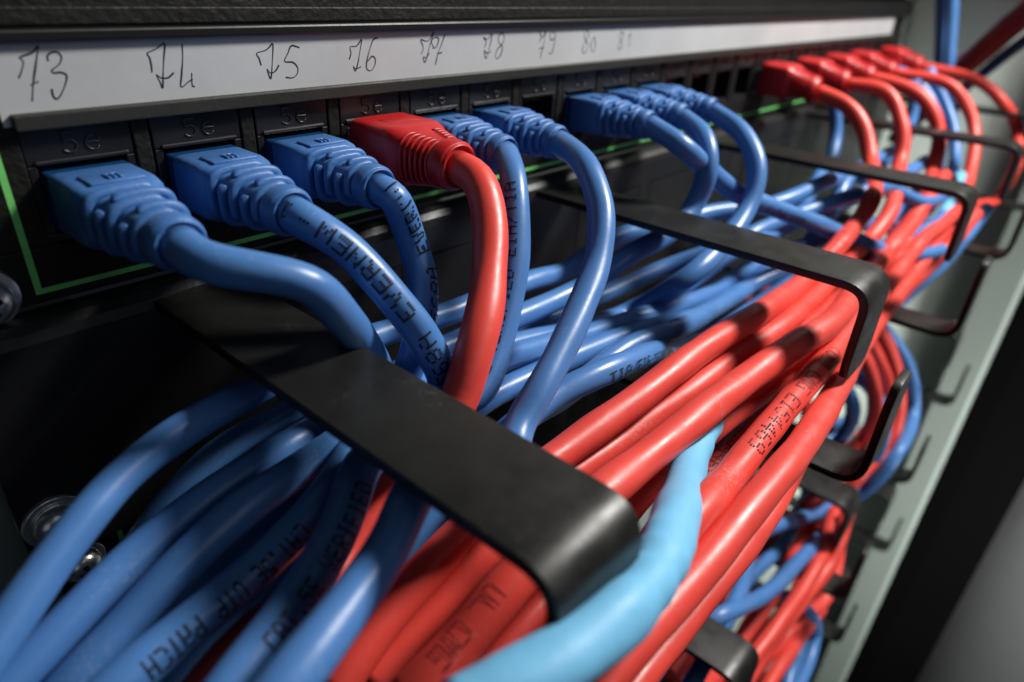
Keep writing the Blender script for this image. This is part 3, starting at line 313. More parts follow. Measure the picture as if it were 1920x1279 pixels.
 'P4': ('red', 5.2, 20, [(357.6,-22,-14), (357.5,-27.7,-14.2), (357.4,-33.7,-14.2), (357.3,-39.4,-14.4), (357.1,-44.6,-15.2), (356.9,-49.4,-17.3), (356.9,-53.8,-20.8), (356.5,-57.5,-24.7), (355.1,-60.7,-28.5), (352.9,-63.2,-32.4), (349.8,-65.3,-36.3), (346.8,-66.8,-39.4), (343.1,-68,-42.7), (339,-69.1,-45.8), (334.3,-70.1,-48.6), (329.8,-70.9,-50.7), (324.8,-71.6,-52.5), (319.1,-72.2,-54.2), (312.1,-72.9,-55.4), (305,-73.5,-56.4), (297,-74.1,-56.9), (291.2,-74.3,-57.2), (286.4,-74.3,-57.6), (281.4,-74.3,-57.8), (276.2,-74.2,-57.8), (271,-74,-57.7), (265.6,-73.8,-57.6), (260.3,-73.7,-57.5), (254.9,-73.6,-57.4), (249.6,-73.5,-57.4), (244.6,-73.6,-57.6), (240.5,-73.6,-58.1), (237.8,-73.4,-59.1), (233.6,-73.4,-59.7), (226.7,-73.8,-59.5), (221.6,-74,-59.8), (217.4,-74.1,-60.4), (213.3,-74.2,-61), (209.1,-74.3,-61.4), (204.7,-74.4,-61.6), (200.1,-74.7,-61.7), (195.6,-74.9,-61.5), (190.8,-75.2,-61.1), (185.9,-75.6,-60.5), (180.9,-76,-59.8), (175.6,-76.4,-59), (169.7,-77,-57.8), (161.8,-78,-55.7), (154.3,-78.9,-53.8), (149.5,-79.4,-52.9), (146,-79.6,-52.7), (143.8,-79.6,-52.9), (139.7,-79.8,-52.8), (135.5,-80.1,-52.6), (131.1,-80.5,-52.2), (126.7,-80.9,-51.9), (122.2,-81.2,-51.5), (117.5,-81.6,-51.1), (112.6,-81.9,-50.8), (107.2,-82.1,-50.5), (101.8,-82.4,-50.3), (96.4,-82.6,-50.1), (91.2,-82.8,-49.9), (86.6,-83,-49.8), (81.1,-83.3,-49.6), (75.3,-83.6,-49.5), (69.8,-83.9,-49.4), (64.6,-84.3,-49.3), (58.6,-84.6,-48.9), (50.6,-85.4,-47.2), (44.2,-85.6,-46.8), (39.6,-85.4,-47.9), (35.4,-85,-49.7), (30.4,-85,-50.6), (25.3,-85.2,-51.4), (20.3,-85.1,-52.6), (15.5,-85,-54.3)]),
 'P5': ('red', 5.3, 23, [(410.1,-22,-14), (409.9,-27.1,-14.4), (409.7,-32.4,-14.8), (409.4,-37.7,-15.1), (408.9,-42.8,-15.6), (408,-47.5,-16.4), (407.1,-52.6,-18.1), (406.2,-58,-20.8), (405.2,-62.7,-23.9), (404.6,-66.9,-27.3), (408.1,-70.3,-31.4), (407.6,-73.5,-35.6), (404.1,-75.9,-39), (398.9,-78.2,-42.6), (394.4,-80,-46.5), (391.9,-81.1,-50.5), (392.7,-81.3,-54.6), (395.8,-80.9,-59.2), (399.5,-80.1,-63.8), (402,-79.1,-67.8), (401.4,-78.4,-70.5), (398.8,-77.9,-71.5), (395.9,-77.3,-72.1), (392.8,-76.6,-72.3), (388.8,-75.8,-72.2), (384,-75.1,-71.6), (378.5,-74.3,-70.9), (372.6,-73.6,-70), (366.5,-73,-69.1), (360.4,-72.5,-68.2), (354.6,-72.1,-67.5), (349.2,-71.8,-67.1), (344.5,-71.7,-66.9), (339.6,-71.7,-66.6), (334.7,-71.8,-66.4), (329.7,-72,-66.2), (324.7,-72.3,-65.9), (319.6,-72.6,-65.7), (314.5,-72.9,-65.5), (309.4,-73.3,-65.4), (304.2,-73.6,-65.2), (299.1,-74,-65.2), (293.9,-74.2,-65.1), (288.6,-74.5,-65.1), (281.7,-74.8,-64.8), (274.8,-75.1,-64.6), (268.1,-75.4,-64.6), (260.7,-75.7,-64.3), (255.3,-75.8,-64.7), (250.1,-75.9,-65.1), (244.9,-76,-65.6), (241.6,-75.8,-66.5), (237.7,-75.8,-67.3), (233.6,-75.8,-67.8), (229.4,-75.8,-68.3), (224.7,-75.9,-68.7), (220,-76,-69), (215.3,-76.1,-69.3), (210.6,-76.2,-69.5), (205.8,-76.4,-69.6), (201,-76.6,-69.6), (196.1,-76.8,-69.4), (191,-77.1,-69.2), (185.9,-77.5,-68.8), (181.1,-77.9,-68.2), (176.1,-78.4,-67.5), (171,-78.9,-66.7), (165.8,-79.5,-65.7), (160.6,-80.1,-64.7), (155.4,-80.7,-63.6), (150.3,-81.3,-62.5), (145.4,-81.9,-61.4), (140.7,-82.5,-60.4), (136.2,-83.1,-59.5), (132.1,-83.6,-58.6), (126.1,-84.4,-57.5), (120.8,-85.1,-56.5), (115.8,-85.8,-55.5), (110.6,-86.4,-54.6), (105.4,-87,-53.7), (100.1,-87.6,-52.9), (94.7,-88.2,-52.1), (89.3,-88.7,-51.4), (84,-89.2,-50.7), (79.1,-89.5,-50.2), (72.7,-89.8,-49.6), (66.7,-89.9,-49.2), (60.9,-90,-49), (54.7,-90,-49), (49,-90,-49.4), (43.6,-90,-49.5), (38.3,-90.1,-49.3), (32.4,-90,-48.9), (26.7,-89.8,-48.8), (20.9,-89.4,-49.5), (15.2,-88.9,-50.8), (12.3,-88.6,-51.7)]),
 'R6': ('red', 5.3, None, [(293.5,-81.8,-55.4), (288.4,-81.4,-56.9), (283.1,-81.1,-58.3), (277.7,-80.8,-59.7), (272,-80.5,-61.1), (266.4,-80,-62.6), (261.9,-79.5,-63.9), (258.3,-78.7,-65.7), (257.5,-77.5,-68.4), (254.8,-76.5,-70.6), (250.9,-75.7,-72.5), (246.8,-74.8,-74.2), (242.6,-74.1,-75.8), (238,-73.7,-77), (232.2,-73.4,-77.7), (224.1,-73.5,-77.4), (218.2,-73.3,-77.9), (212.4,-73.2,-78.2), (207.8,-73.1,-79), (203.2,-72.9,-79.6), (198.3,-73,-79.9), (193.8,-73.2,-79.8), (189.5,-73.5,-79.4), (184.9,-74,-78.7), (180,-74.7,-77.7), (174.9,-75.4,-76.5), (169.8,-76.2,-75.1), (164.5,-77.1,-73.6), (159.3,-77.9,-72.2), (154.1,-78.8,-70.8), (149.1,-79.7,-69.5), (144.2,-80.5,-68.3), (139.6,-81.2,-67.4), (135.4,-81.8,-66.8), (131.5,-82.3,-66.6), (125.2,-82.8,-67.3), (119.8,-83.2,-68.7), (114.6,-83.5,-70.2), (109.2,-83.9,-71.2), (103.9,-84.4,-71.5), (98.6,-85,-71.6), (93.4,-85.6,-71.5), (88.2,-86.1,-71.3), (82.9,-86.5,-71.1), (77.3,-86.8,-70.7), (71.9,-87,-70.2), (67,-87.1,-70.1), (61.2,-86.9,-70.5), (55.7,-86.7,-71.1), (50.5,-86.6,-71.1), (45.2,-86.5,-70.9), (39.8,-86.6,-70.5), (34.1,-86.8,-70.1), (28.5,-86.9,-70.1), (25.6,-86.9,-70.3)]),
 'R7': ('red', 5.4, None, [(292.6,-66.6,-43.4), (286.6,-66.9,-44.3), (281.4,-67.1,-45.3), (276.4,-67.3,-46.3), (271.5,-67.5,-47.4), (266.5,-67.6,-48.5), (261.5,-67.6,-49.7), (256.4,-67.5,-51), (251.9,-67.3,-52.5), (247.6,-66.9,-54.2), (243.2,-66.3,-56.1), (238.9,-65.8,-58), (236.2,-64.9,-60.4), (235.1,-63.7,-63.3), (231.4,-63.1,-65.2), (226.6,-62.8,-66.4), (222.1,-62.7,-67.1), (217.9,-62.8,-67.2), (213.5,-63,-67.1), (208.6,-63.4,-66.8), (203.6,-63.8,-66.3), (198.3,-64.4,-65.6), (192.9,-65,-64.7), (187.4,-65.6,-63.8), (181.9,-66.2,-62.8), (176.4,-66.9,-61.8), (171.1,-67.5,-60.8), (165.8,-68,-59.8), (160.8,-68.5,-59), (156,-68.9,-58.2), (151.1,-69.4,-57.5), (145.8,-69.8,-56.5), (140.1,-70.4,-55.5), (135.9,-70.5,-55.1), (129.1,-70.6,-54.6), (121.9,-70.2,-54.8), (115.9,-69.5,-55.5), (111.3,-68.5,-56.6), (104.9,-68.3,-56.3), (99.6,-68.1,-56.2), (94.1,-68,-55.8), (88.8,-67.9,-55.3), (84.8,-67.2,-55.7), (82.3,-65.6,-57.5), (78.3,-64.6,-58.2), (73.9,-63.8,-58.6), (69.2,-62.9,-58.9), (64.4,-61.9,-59.1), (59.6,-60.9,-59.3), (55,-60.2,-59.5), (49.3,-59.7,-59.7), (43.7,-59.6,-59.9), (38.1,-60,-60.3), (32.3,-60.6,-60.8), (26.8,-60.8,-62), (21.6,-60.6,-63.9), (16.6,-60.2,-66), (11,-59.7,-68.5), (5.6,-59,-71.2)]),
 'R8': ('red', 5.4, None, [(236.5,-70.2,-55.8), (231.9,-70,-57.9), (227.5,-69.8,-60.1), (224.4,-69.3,-62.9), (221.6,-68.7,-65.8), (217.3,-68.4,-68), (212.6,-68.2,-70), (209.5,-67.8,-72.4), (210.5,-66.7,-76.2), (208.9,-66.2,-78.3), (204.5,-66.5,-78.6), (199,-67,-78.3), (192.9,-67.7,-77.6), (186.8,-68.4,-76.6), (180.6,-69.2,-75.6), (174.5,-70,-74.4), (168.5,-70.7,-73.2), (162.6,-71.5,-71.9), (156.8,-72.3,-70.7), (151.2,-73,-69.5), (145.8,-73.6,-68.4), (140.6,-74.1,-67.4), (135.8,-74.6,-66.6), (131.4,-74.9,-66.1), (126.3,-75.1,-65.7), (120.7,-75.2,-65.5), (115.5,-75.1,-65.4), (110.6,-74.9,-65.4), (105.9,-74.7,-65.5), (101.3,-74.5,-65.6), (96.2,-74.5,-65.7), (90.6,-74.4,-65.9), (85.3,-74.3,-66.2), (80,-74.4,-66.4), (74.4,-74.5,-66.5), (68.5,-74.8,-66.5), (62.8,-75.2,-66.6), (57.4,-75.6,-66.7), (51.9,-76.1,-67.1), (46.7,-76.6,-67.6), (41.3,-77.1,-68), (35.6,-77.4,-68.5), (30.3,-77.7,-69.1), (25.1,-78,-70), (20.2,-78.2,-71.1)]),
 'R9': ('red', 5.4, None, [(231.6,-65.7,-59.9), (226.5,-66.4,-59.4), (221.9,-67,-59.2), (217.5,-67.6,-58.9), (211,-68.6,-58), (205.1,-69.5,-57.3), (199.7,-70.3,-56.7), (194.3,-71.1,-56.2), (188.9,-71.9,-55.6), (183.6,-72.7,-55.1), (178.4,-73.4,-54.6), (173.3,-74.1,-54.1), (168.3,-74.8,-53.7), (163.6,-75.4,-53.3), (159,-75.9,-53), (154.6,-76.3,-52.8), (151.2,-76.5,-52.9), (149,-76.3,-54.1), (145.2,-76,-55.3), (140.8,-75.9,-56.2), (135.3,-75.8,-56.6), (129.8,-75.8,-56.8), (124.2,-75.7,-56.9), (118.2,-75.5,-56.8), (112,-75.2,-56.5), (105.8,-74.8,-56), (99.8,-74.5,-55.4), (94.8,-74,-55.4), (89.5,-73.5,-55.6), (84.5,-73,-55.7), (79.4,-72.5,-56.3), (76.5,-71.3,-58.6), (73.2,-70,-61.2), (69,-69.1,-63.2), (64.7,-68.6,-64.7), (60,-68.6,-65.7), (55.3,-69,-66.3), (50.6,-69.4,-66.6), (45.5,-69.6,-66.9), (40.2,-69.6,-66.9), (34.9,-69.6,-67), (29.9,-69.7,-67.7), (25.1,-69.8,-69), (20.4,-69.9,-70.4), (18,-70,-71.1)]),
 'LB': ('cyan', 6.4, None, [(194.9,-51,-82.2), (190,-51.9,-80.8), (185,-52.8,-79.3), (179.8,-53.8,-77.7), (174.5,-54.8,-76.1), (169.2,-55.8,-74.5), (163.8,-56.8,-72.8), (158.4,-57.8,-71.1), (153.1,-58.8,-69.5), (147.9,-59.8,-67.9), (142.8,-60.7,-66.4), (137.8,-61.7,-65), (132.9,-62.6,-63.6), (128.3,-63.4,-62.4), (123.9,-64.2,-61.3), (119.6,-65,-60.3), (114.6,-66,-58.9), (105.3,-67.9,-56.6), (99.7,-68.7,-56.5), (95.2,-69.2,-56.8), (90.4,-69.9,-56.7), (85.1,-71,-55.8), (79.7,-72.1,-54.5), (74.5,-73.4,-53), (70.8,-74.4,-52.5), (67.4,-75.4,-52.3), (64,-76.7,-51.9), (59.8,-78.2,-51), (54.8,-80.1,-49.4), (47.5,-82.8,-46), (41.7,-85,-43.6), (36.9,-86.6,-42), (32.5,-88.1,-40.8), (28.4,-89.2,-40), (24,-90,-39.1), (19.2,-90.2,-38.1), (13.5,-89.9,-37.3), (7,-88.8,-36.6), (1.5,-86.9,-36.6), (-1.1,-85.8,-37.1)]),
 'F1': ('blue', 5.2, None, [(290,-16.7,-19.6), (291.3,-18.6,-24.8), (292.2,-20.5,-29.9), (291,-22.2,-35), (287.4,-23.8,-39.9), (283.1,-24.9,-43.2), (278.5,-25.4,-45.3), (273.2,-25.8,-47.1), (267.7,-26.4,-48.7), (262.6,-27.1,-50.4), (257.7,-27.9,-51.9), (252.7,-28.9,-53.3), (247.6,-29.8,-54.7), (242.5,-30.8,-56.1), (240,-31.3,-56.8)]),
 'F2': ('blue', 5.2, None, [(350,-33.5,-15.2), (350.4,-35,-20.8), (350.6,-36.5,-26.3), (349,-37.5,-31.4), (346.1,-38.1,-36.2), (342.2,-38.5,-40.5), (338,-38.4,-43.6), (333.4,-37.9,-45.9), (328.3,-37.2,-47.6), (322.8,-36.7,-49), (317.7,-36.6,-50), (313,-36.8,-50.6), (308,-37.2,-50.8), (302.8,-37.6,-51), (297.7,-38.1,-51.1), (292.5,-38.6,-51.2), (290,-38.8,-51.3)]),
 'F3': ('blue', 5.2, None, [(375,-32.6,-12), (374.4,-36.1,-15.8), (373.8,-39.8,-19.7), (373.1,-43.2,-23.5), (372,-46.4,-27.2), (370.2,-49.8,-31.6), (368,-52.8,-35.9), (365,-55.4,-40), (362,-57.3,-43.2), (358.7,-59,-46.3), (354.7,-60.5,-49.2), (350,-61.7,-51.7), (346.1,-62.4,-53.1), (341.6,-62.9,-54.3), (336.7,-63.2,-55.2), (331.5,-63.4,-55.9), (326.1,-63.6,-56.6), (320.7,-63.7,-57.2), (315.2,-63.8,-57.9), (310,-63.9,-58.6), (305,-64,-59.3), (300,-64.1,-59.9), (295,-64.1,-60.6), (289.9,-64.1,-61.2), (284.8,-64.1,-61.8), (279.7,-64.1,-62.4), (274.7,-64,-63.1), (269.8,-64,-63.8), (264.9,-64,-64.6), (259.8,-64,-65.5), (254.8,-64,-66.5), (249.8,-64,-67.5), (244.8,-64.1,-68.6), (239.9,-64.1,-69.7), (234.9,-64.1,-70.8), (230,-64.1,-71.8), (225,-64.1,-72.9)]),
 'F4': ('blue', 5.2, None, [(365,-0.5,-12.7), (365.7,-5.6,-12.9), (366.5,-10.8,-13), (367.2,-16,-13.2), (367.7,-20.9,-13.7), (368,-25.5,-14.9), (368,-30.2,-17.2), (367.9,-34.6,-20.2), (367.3,-38.7,-23.6), (365.9,-42.3,-27.3), (364.1,-45.1,-30.9), (361.9,-47.6,-34.9), (359.1,-49.9,-39.2), (355.8,-51.9,-43.3), (351.9,-53.5,-46.7), (347.8,-54.7,-49.1), (343.6,-55.5,-50.7), (338.9,-56,-51.9), (333.8,-56.3,-52.7), (328.4,-56.5,-53.3), (322.7,-56.6,-53.8), (316.9,-56.6,-54.3), (311.1,-56.7,-54.8), (305.6,-56.9,-55.5), (300.4,-57,-56), (295,-57.2,-56.5), (289.2,-57.3,-56.9), (283.2,-57.5,-57.2), (276.8,-57.7,-57.4), (270.3,-57.9,-57.6), (264.3,-58,-57.9), (259.2,-57.9,-58.4), (254.1,-57.9,-58.9), (249,-57.8,-59.5), (246.6,-57.8,-59.7)]),
 'F5': ('cyan', 5.2, None, [(324.7,-68.1,-48.6), (319.6,-68.6,-50.1), (314.6,-69.1,-51.6), (308.9,-69.8,-53), (302.8,-70.5,-54.3), (296.4,-71.2,-55.5), (291.4,-71.6,-56.9), (286.4,-72,-58.3), (282.7,-72,-59.9), (280.7,-71.7,-61.9), (276.4,-71.4,-63.2), (270.9,-71.2,-64.1), (267.7,-70.6,-65.6), (263.4,-70.1,-66.8), (259,-69.7,-67.9), (254.7,-69.4,-69), (250.7,-69.3,-70.2), (245.9,-69.3,-71.8), (241.3,-69.5,-73.3), (236.5,-69.8,-74.7), (230.1,-70.4,-75.6), (225,-70.7,-76.9), (219.1,-71,-78), (216,-70.9,-80.2), (212.8,-70.7,-82.5), (208.1,-70.7,-84.2), (203,-70.9,-85.7)]),
 'F6': ('blue', 5.2, None, [(312.1,-83,-56.7), (307.2,-82.7,-58.4), (302.3,-82.4,-60.1), (297.9,-82.1,-62), (292.9,-81.8,-63.7), (288.5,-81.4,-65.5), (286.4,-80.8,-67.9), (283.9,-80,-70.2), (279.8,-79.4,-71.9), (275.4,-78.6,-73.6), (270.8,-77.7,-75.2), (266.1,-76.8,-76.7), (261.3,-75.8,-78.2), (256.4,-74.9,-79.5), (251.6,-74,-80.8), (246.9,-73.1,-82), (242,-72.4,-83.1), (236.9,-71.7,-84.1), (231.9,-71.1,-84.9), (227,-70.5,-85.7), (222,-69.9,-86.4), (217.1,-69.3,-87.2), (212.1,-68.7,-87.9)]),
 'V1': ('blue', 6, None, [(440,-15.7,33.2), (440,-17.5,28.1), (440.1,-19.2,23), (440.1,-21,18), (439.9,-22.6,13), (439.4,-24.2,7.7), (438.8,-25.7,2.5), (438.1,-27.2,-2.7), (437.4,-28.7,-7.9), (436.8,-30.3,-13.1), (436,-32,-18.3), (435,-33.9,-23.2), (433.7,-35.9,-27.8), (432.3,-38.2,-32.6), (430.6,-40.5,-37.3), (428.6,-42.7,-41.7), (426.2,-45.1,-46.3), (423.6,-47.5,-50.6), (420.5,-49.7,-54.8), (416.7,-51.6,-58.8), (412.6,-52.9,-62.1), (407.9,-53.9,-65.2), (402.7,-54.7,-68.1), (398.3,-55.3,-71.2), (397.8,-55.6,-75.2)]),
 'V2': ('blue', 6, None, [(446,-10.1,33.2), (446,-11.6,27.9), (446.1,-13.2,22.5), (446.2,-14.7,17.1), (446.2,-16.2,11.8), (446.2,-17.7,6.7), (446,-19.1,2), (445.6,-20.8,-3.6), (445.1,-22.4,-8.7), (444.4,-24.1,-14), (443.7,-25.9,-19), (443.2,-27.5,-23.5), (442.8,-29.4,-28.4), (442.2,-31.4,-33.4), (441.4,-33.4,-38.3), (440.3,-35.3,-43.1), (438.9,-37.1,-47.5), (436.8,-38.8,-51.6), (434,-40.4,-55.5), (430.6,-41.9,-59.1), (427,-43.4,-62.5), (423.4,-44.9,-65.9), (420,-46.4,-69.4)]),
 'W1': ('red', 5.5, None, [(256,-10,-92), (256.9,-15.4,-92.4), (257.7,-21,-92.8), (258.6,-26.7,-93.1), (259.4,-32.2,-93.5), (260.3,-37.5,-94), (261.1,-42.4,-94.5), (262,-46.7,-95.1), (263.3,-52,-96), (264.7,-56.6,-97), (266,-60.7,-98.9), (267.4,-64.8,-102.3), (268.8,-68.5,-106.6), (270,-71.9,-111.3), (270.9,-74.6,-115.5), (271.6,-77.1,-120), (272,-79.4,-124.7), (271.8,-81.4,-129.5), (271,-83.3,-134.7), (269.8,-84.8,-139.9), (267.9,-85.7,-144.8), (265.4,-85.9,-149.3), (262.2,-85.5,-153.5), (259.2,-84.7,-158), (257.5,-83.9,-162.8), (256.9,-82.9,-168), (256.5,-81.7,-173.2), (255.3,-80.5,-178.2), (252.8,-79.5,-182), (249.7,-78.5,-185.1), (245.8,-77.4,-188), (240.8,-76.5,-190.3), (233.5,-75.8,-190.7), (227.6,-75.1,-191.8), (224.1,-74.3,-194.6), (220.5,-73.6,-196.8), (215.4,-73.5,-197.1), (210.4,-73.5,-197.2), (204.7,-73.7,-196.4), (195.4,-74.5,-192), (187.5,-75.2,-188.7), (181.5,-75.5,-187.4), (176.5,-75.5,-187.2), (171.4,-75.4,-187.2), (166.3,-75.4,-187.2), (161.3,-75.3,-187.2), (156.3,-75.2,-187.1), (151.5,-75.2,-187), (146.7,-75.2,-186.8), (141.4,-75.2,-186.4), (136.2,-75.3,-185.9), (131.1,-75.5,-185.4), (126,-75.6,-184.8), (120.9,-75.7,-184.3)]),
 'W2': ('red', 5.5, None, [(240.1,-10,-92), (240.8,-15.2,-92.3), (241.4,-20.5,-92.5), (242.1,-26,-92.7), (242.8,-31.4,-92.9), (243.5,-36.6,-93.1), (244.2,-41.4,-93.4), (244.9,-45.8,-93.9), (245.9,-51,-94.6), (247.3,-56.5,-95.5), (248.5,-61.3,-97.4), (249.2,-65.3,-100.4), (249.8,-68.9,-104.3), (250.8,-72.1,-108.7), (252.5,-74.7,-113.2), (254.7,-76.9,-118.1), (256.7,-78.8,-123.4), (257.8,-80.4,-128.5), (258.5,-81.7,-133.6), (258.8,-82.9,-138.9), (258.7,-83.7,-144.1), (258,-84.1,-148.9), (255.3,-84,-153), (249.3,-83.5,-155), (244.8,-82.6,-158.1), (241.8,-81.5,-162.1), (239.9,-80.2,-166.6), (238.7,-78.6,-171.9), (237.9,-76.9,-177.6), (238.5,-75.1,-184.2), (237,-73.8,-189), (236.6,-72.8,-193.6), (234.6,-72.1,-196.9), (230.5,-71.8,-198.5), (225.1,-71.8,-198.9), (217.6,-72.1,-197.4), (211.8,-72.2,-197.3), (206.3,-72.3,-197.2), (200.4,-72.4,-196.7), (194.5,-72.6,-196), (190.1,-72.5,-196.7), (184.7,-72.6,-196.4), (179.3,-72.7,-196), (174,-72.9,-195.5), (168.3,-73.3,-194.6), (160.3,-74,-191.5), (153,-74.8,-188.9), (146.7,-75.4,-187.2), (141.4,-75.9,-186.8), (136.2,-76.3,-186.4), (130.9,-76.8,-185.9)]),
 'W3': ('red', 5.5, None, [(226.1,-10,-94), (226.8,-15.4,-94), (227.5,-21.1,-93.9), (228.2,-26.9,-93.7), (229,-32.7,-93.5), (229.7,-38.4,-93.4), (230.5,-43.6,-93.5), (231.2,-48.4,-93.6), (232,-52.6,-94.1), (233.2,-57.5,-95.1), (234.9,-62.3,-97.1), (235.4,-66.6,-100), (234.7,-70.6,-103.8), (235,-73.9,-108.6), (235.9,-76.3,-113.6), (237.3,-78.2,-119.3), (239.2,-79.3,-125.4), (241.5,-79.4,-130.3), (244.7,-79.1,-135.8), (248.1,-78.4,-141.5), (251.1,-77.5,-147.1), (253.2,-76.6,-152.4), (254.5,-75.6,-157.5), (251.9,-74.6,-161.5), (246.8,-73.7,-164.2), (239.6,-72.8,-165.6), (235,-71.5,-169), (229.5,-70.4,-171), (225.4,-68.8,-174.3), (223.2,-66.9,-179), (222.8,-64.9,-185), (219.9,-63.6,-188.6), (215.4,-63.2,-189.8), (210.1,-63.2,-190.2), (204.8,-63.4,-190.3), (199.6,-63.6,-190.4), (194.5,-63.9,-190.7), (189.4,-64.1,-190.9), (184.5,-64.1,-191.3), (179.5,-64.1,-191.7), (174.4,-64.2,-191.9), (169.3,-64.2,-192), (164.1,-64.3,-192.1), (159,-64.4,-192.1), (154,-64.5,-192), (148.9,-64.6,-191.9), (144,-64.7,-191.7), (139.1,-64.8,-191.5), (134.2,-64.9,-191.2), (129.3,-65.1,-190.9), (124.4,-65.2,-190.6)]),
 'W4': ('blue', 5.5, None, [(275,-10,-94), (274.9,-15.4,-94.3), (274.7,-21.1,-94.4), (274.5,-26.9,-94.5), (274.3,-32.6,-94.6), (274.1,-38.1,-94.8), (274.2,-43.3,-95.3), (274.5,-48,-96.1), (275,-52.1,-97.3), (276.3,-56.7,-99.8), (278.1,-60.5,-102.9), (280.1,-63.8,-106.3), (282,-67.1,-109.9), (283.9,-70.3,-113.3), (285.9,-73.4,-116.9), (287.8,-76.3,-120.7), (289.5,-79,-124.7), (290.8,-81.4,-129.2), (292.4,-83.6,-134.8), (293.6,-85.5,-140.5), (293.2,-87.1,-145.4), (290.8,-88.3,-148.2), (286.5,-89.2,-149.3), (280.6,-89.9,-149.4), (274.1,-90.5,-149.2), (267.3,-90.8,-148.8), (260.9,-91,-148.8), (256.4,-90.9,-149.9), (253,-90.2,-153.9), (251.1,-89.1,-158.9), (249.5,-87.6,-163.6), (249,-85.5,-169), (250,-82.9,-174.9), (247.3,-80.4,-177.8), (241.4,-78.1,-177.8), (232.7,-76.1,-175.5), (226.9,-74.5,-174.3), (222.3,-73.3,-173), (217.7,-72.1,-171.7), (213.1,-70.9,-170.3), (208.6,-69.7,-168.9), (204,-68.6,-167.4), (199.5,-67.5,-166), (195.2,-66.6,-164.9), (190.9,-65.6,-164), (186.4,-64.6,-163.2), (182.2,-63.7,-162.5), (177.7,-63.1,-161.8), (172.5,-62.7,-160.7), (165.4,-63,-158), (159.5,-63.2,-156.7), (154.9,-63.2,-156.7), (150.4,-63.2,-157.1), (145.8,-63.5,-157.4), (141.1,-63.7,-157.7), (135.8,-64.1,-158.4), (130.7,-64.6,-159.5), (125.7,-65.2,-160.8), (120.7,-65.7,-161.9)]),
 'W5': ('blue', 5.5, None, [(229.1,-61.9,-99.5), (232.2,-64,-103.3), (235.5,-66,-107.1), (238.2,-68.2,-110.7), (240.9,-70.3,-114.2), (243.8,-72.3,-117.5), (247,-74.3,-120.9), (249.9,-76.2,-124.4), (251.9,-78.1,-127.8), (252.8,-80.1,-132), (252.1,-82.5,-137), (250.9,-84.1,-142.2), (250.3,-84.3,-147.5), (251,-83.7,-153.9), (252.5,-82.7,-161.1), (251.4,-81.9,-166.4), (247.6,-81.3,-170), (243.9,-80.7,-173.5), (241.1,-80.2,-176.7), (235.2,-80.1,-177.7), (230.4,-79.9,-179.3), (224.9,-79.7,-179.8), (220.1,-79.7,-179.2), (214.6,-79.7,-177.6), (207.1,-80,-174), (201.2,-80.1,-171.6), (196,-80.1,-169.7), (191.7,-79.9,-168.7), (187.6,-79.6,-168), (183.5,-79.4,-167.5), (179.1,-79.1,-166.9), (174.6,-78.9,-166.2), (170,-78.7,-165.4), (165.3,-78.3,-164.6), (160.6,-77.9,-163.7), (156,-77.2,-162.7), (150.4,-76.2,-161.2), (144,-75.1,-158.6), (136.3,-74.3,-154.5), (130.8,-72.9,-152.8), (126.9,-71.5,-152.8), (124.4,-69.7,-155), (120.6,-68.2,-156.3), (116.1,-67.1,-156.8), (111.3,-66.3,-157.3), (106.3,-65.7,-158.1), (101.3,-65.3,-159.3), (96.3,-64.8,-160.4)]),
 'W6': ('blue', 5.5, None, [(215.1,-56.2,-94), (218,-58.6,-98.1), (220.9,-61.1,-102.1), (223.7,-63.5,-106.3), (226.4,-65.8,-110.6), (229.1,-68.2,-115), (231.7,-70.5,-119.5), (234.1,-72.2,-124.3), (236.4,-72.8,-129.1), (239.1,-72.6,-134.4), (241.8,-71.9,-139.8), (243.4,-70.9,-144.8), (243.1,-69.9,-148.5), (240.4,-68.9,-150.8), (236,-67.8,-152), (230.5,-66.6,-152.6), (224.9,-65.6,-153.1), (219.6,-64.8,-153.7), (213.7,-64.2,-153.8), (207.6,-63.7,-153.7), (201.4,-63.4,-153.6), (194.6,-63.2,-152.9), (187.8,-63.3,-152.3), (181.6,-63.4,-151.6), (175.5,-63.7,-151.2), (170,-64,-151.1), (164.7,-64.2,-151.3), (159.5,-64.5,-151.4), (154.6,-64.7,-151.6), (150.1,-64.9,-151.9), (145.8,-65,-152.2), (141.5,-65.1,-152.4), (137.3,-65.2,-152.5), (133.1,-65.4,-152.6), (128.7,-65.5,-152.7), (124.2,-65.7,-152.6)]),
 'W7': ('blue', 5.5, None, [(266,-69.7,-149.2), (261.2,-68.3,-148), (256.5,-66.9,-146.8), (251.7,-65.5,-146), (247.1,-64.3,-146.1), (242.6,-63.1,-147), (238,-61.8,-148.4), (233.4,-60.8,-150.1), (228.8,-60,-151.7), (224.2,-59.7,-153.3), (219.5,-59.6,-155), (214.3,-59.8,-156.5), (208.7,-60.2,-157.5), (202.7,-60.7,-158.1), (196.7,-61.3,-158.1), (190.5,-61.9,-157.8), (184.2,-62.8,-157.3), (177.8,-63.7,-156.6), (172,-64.8,-156.1), (167.7,-65.9,-157.2), (163.7,-67.2,-158.4), (158.9,-68.8,-158.8), (153.2,-70.4,-158.4), (146.5,-71.7,-156.9), (141,-72.6,-156.4), (134.4,-73.5,-154.8), (129.8,-73.8,-155.3), (126.8,-73.8,-157.7), (122,-74.2,-158.8), (116.5,-74.7,-159.9), (111.2,-75.1,-161.1), (105.8,-75.6,-162.2)]),
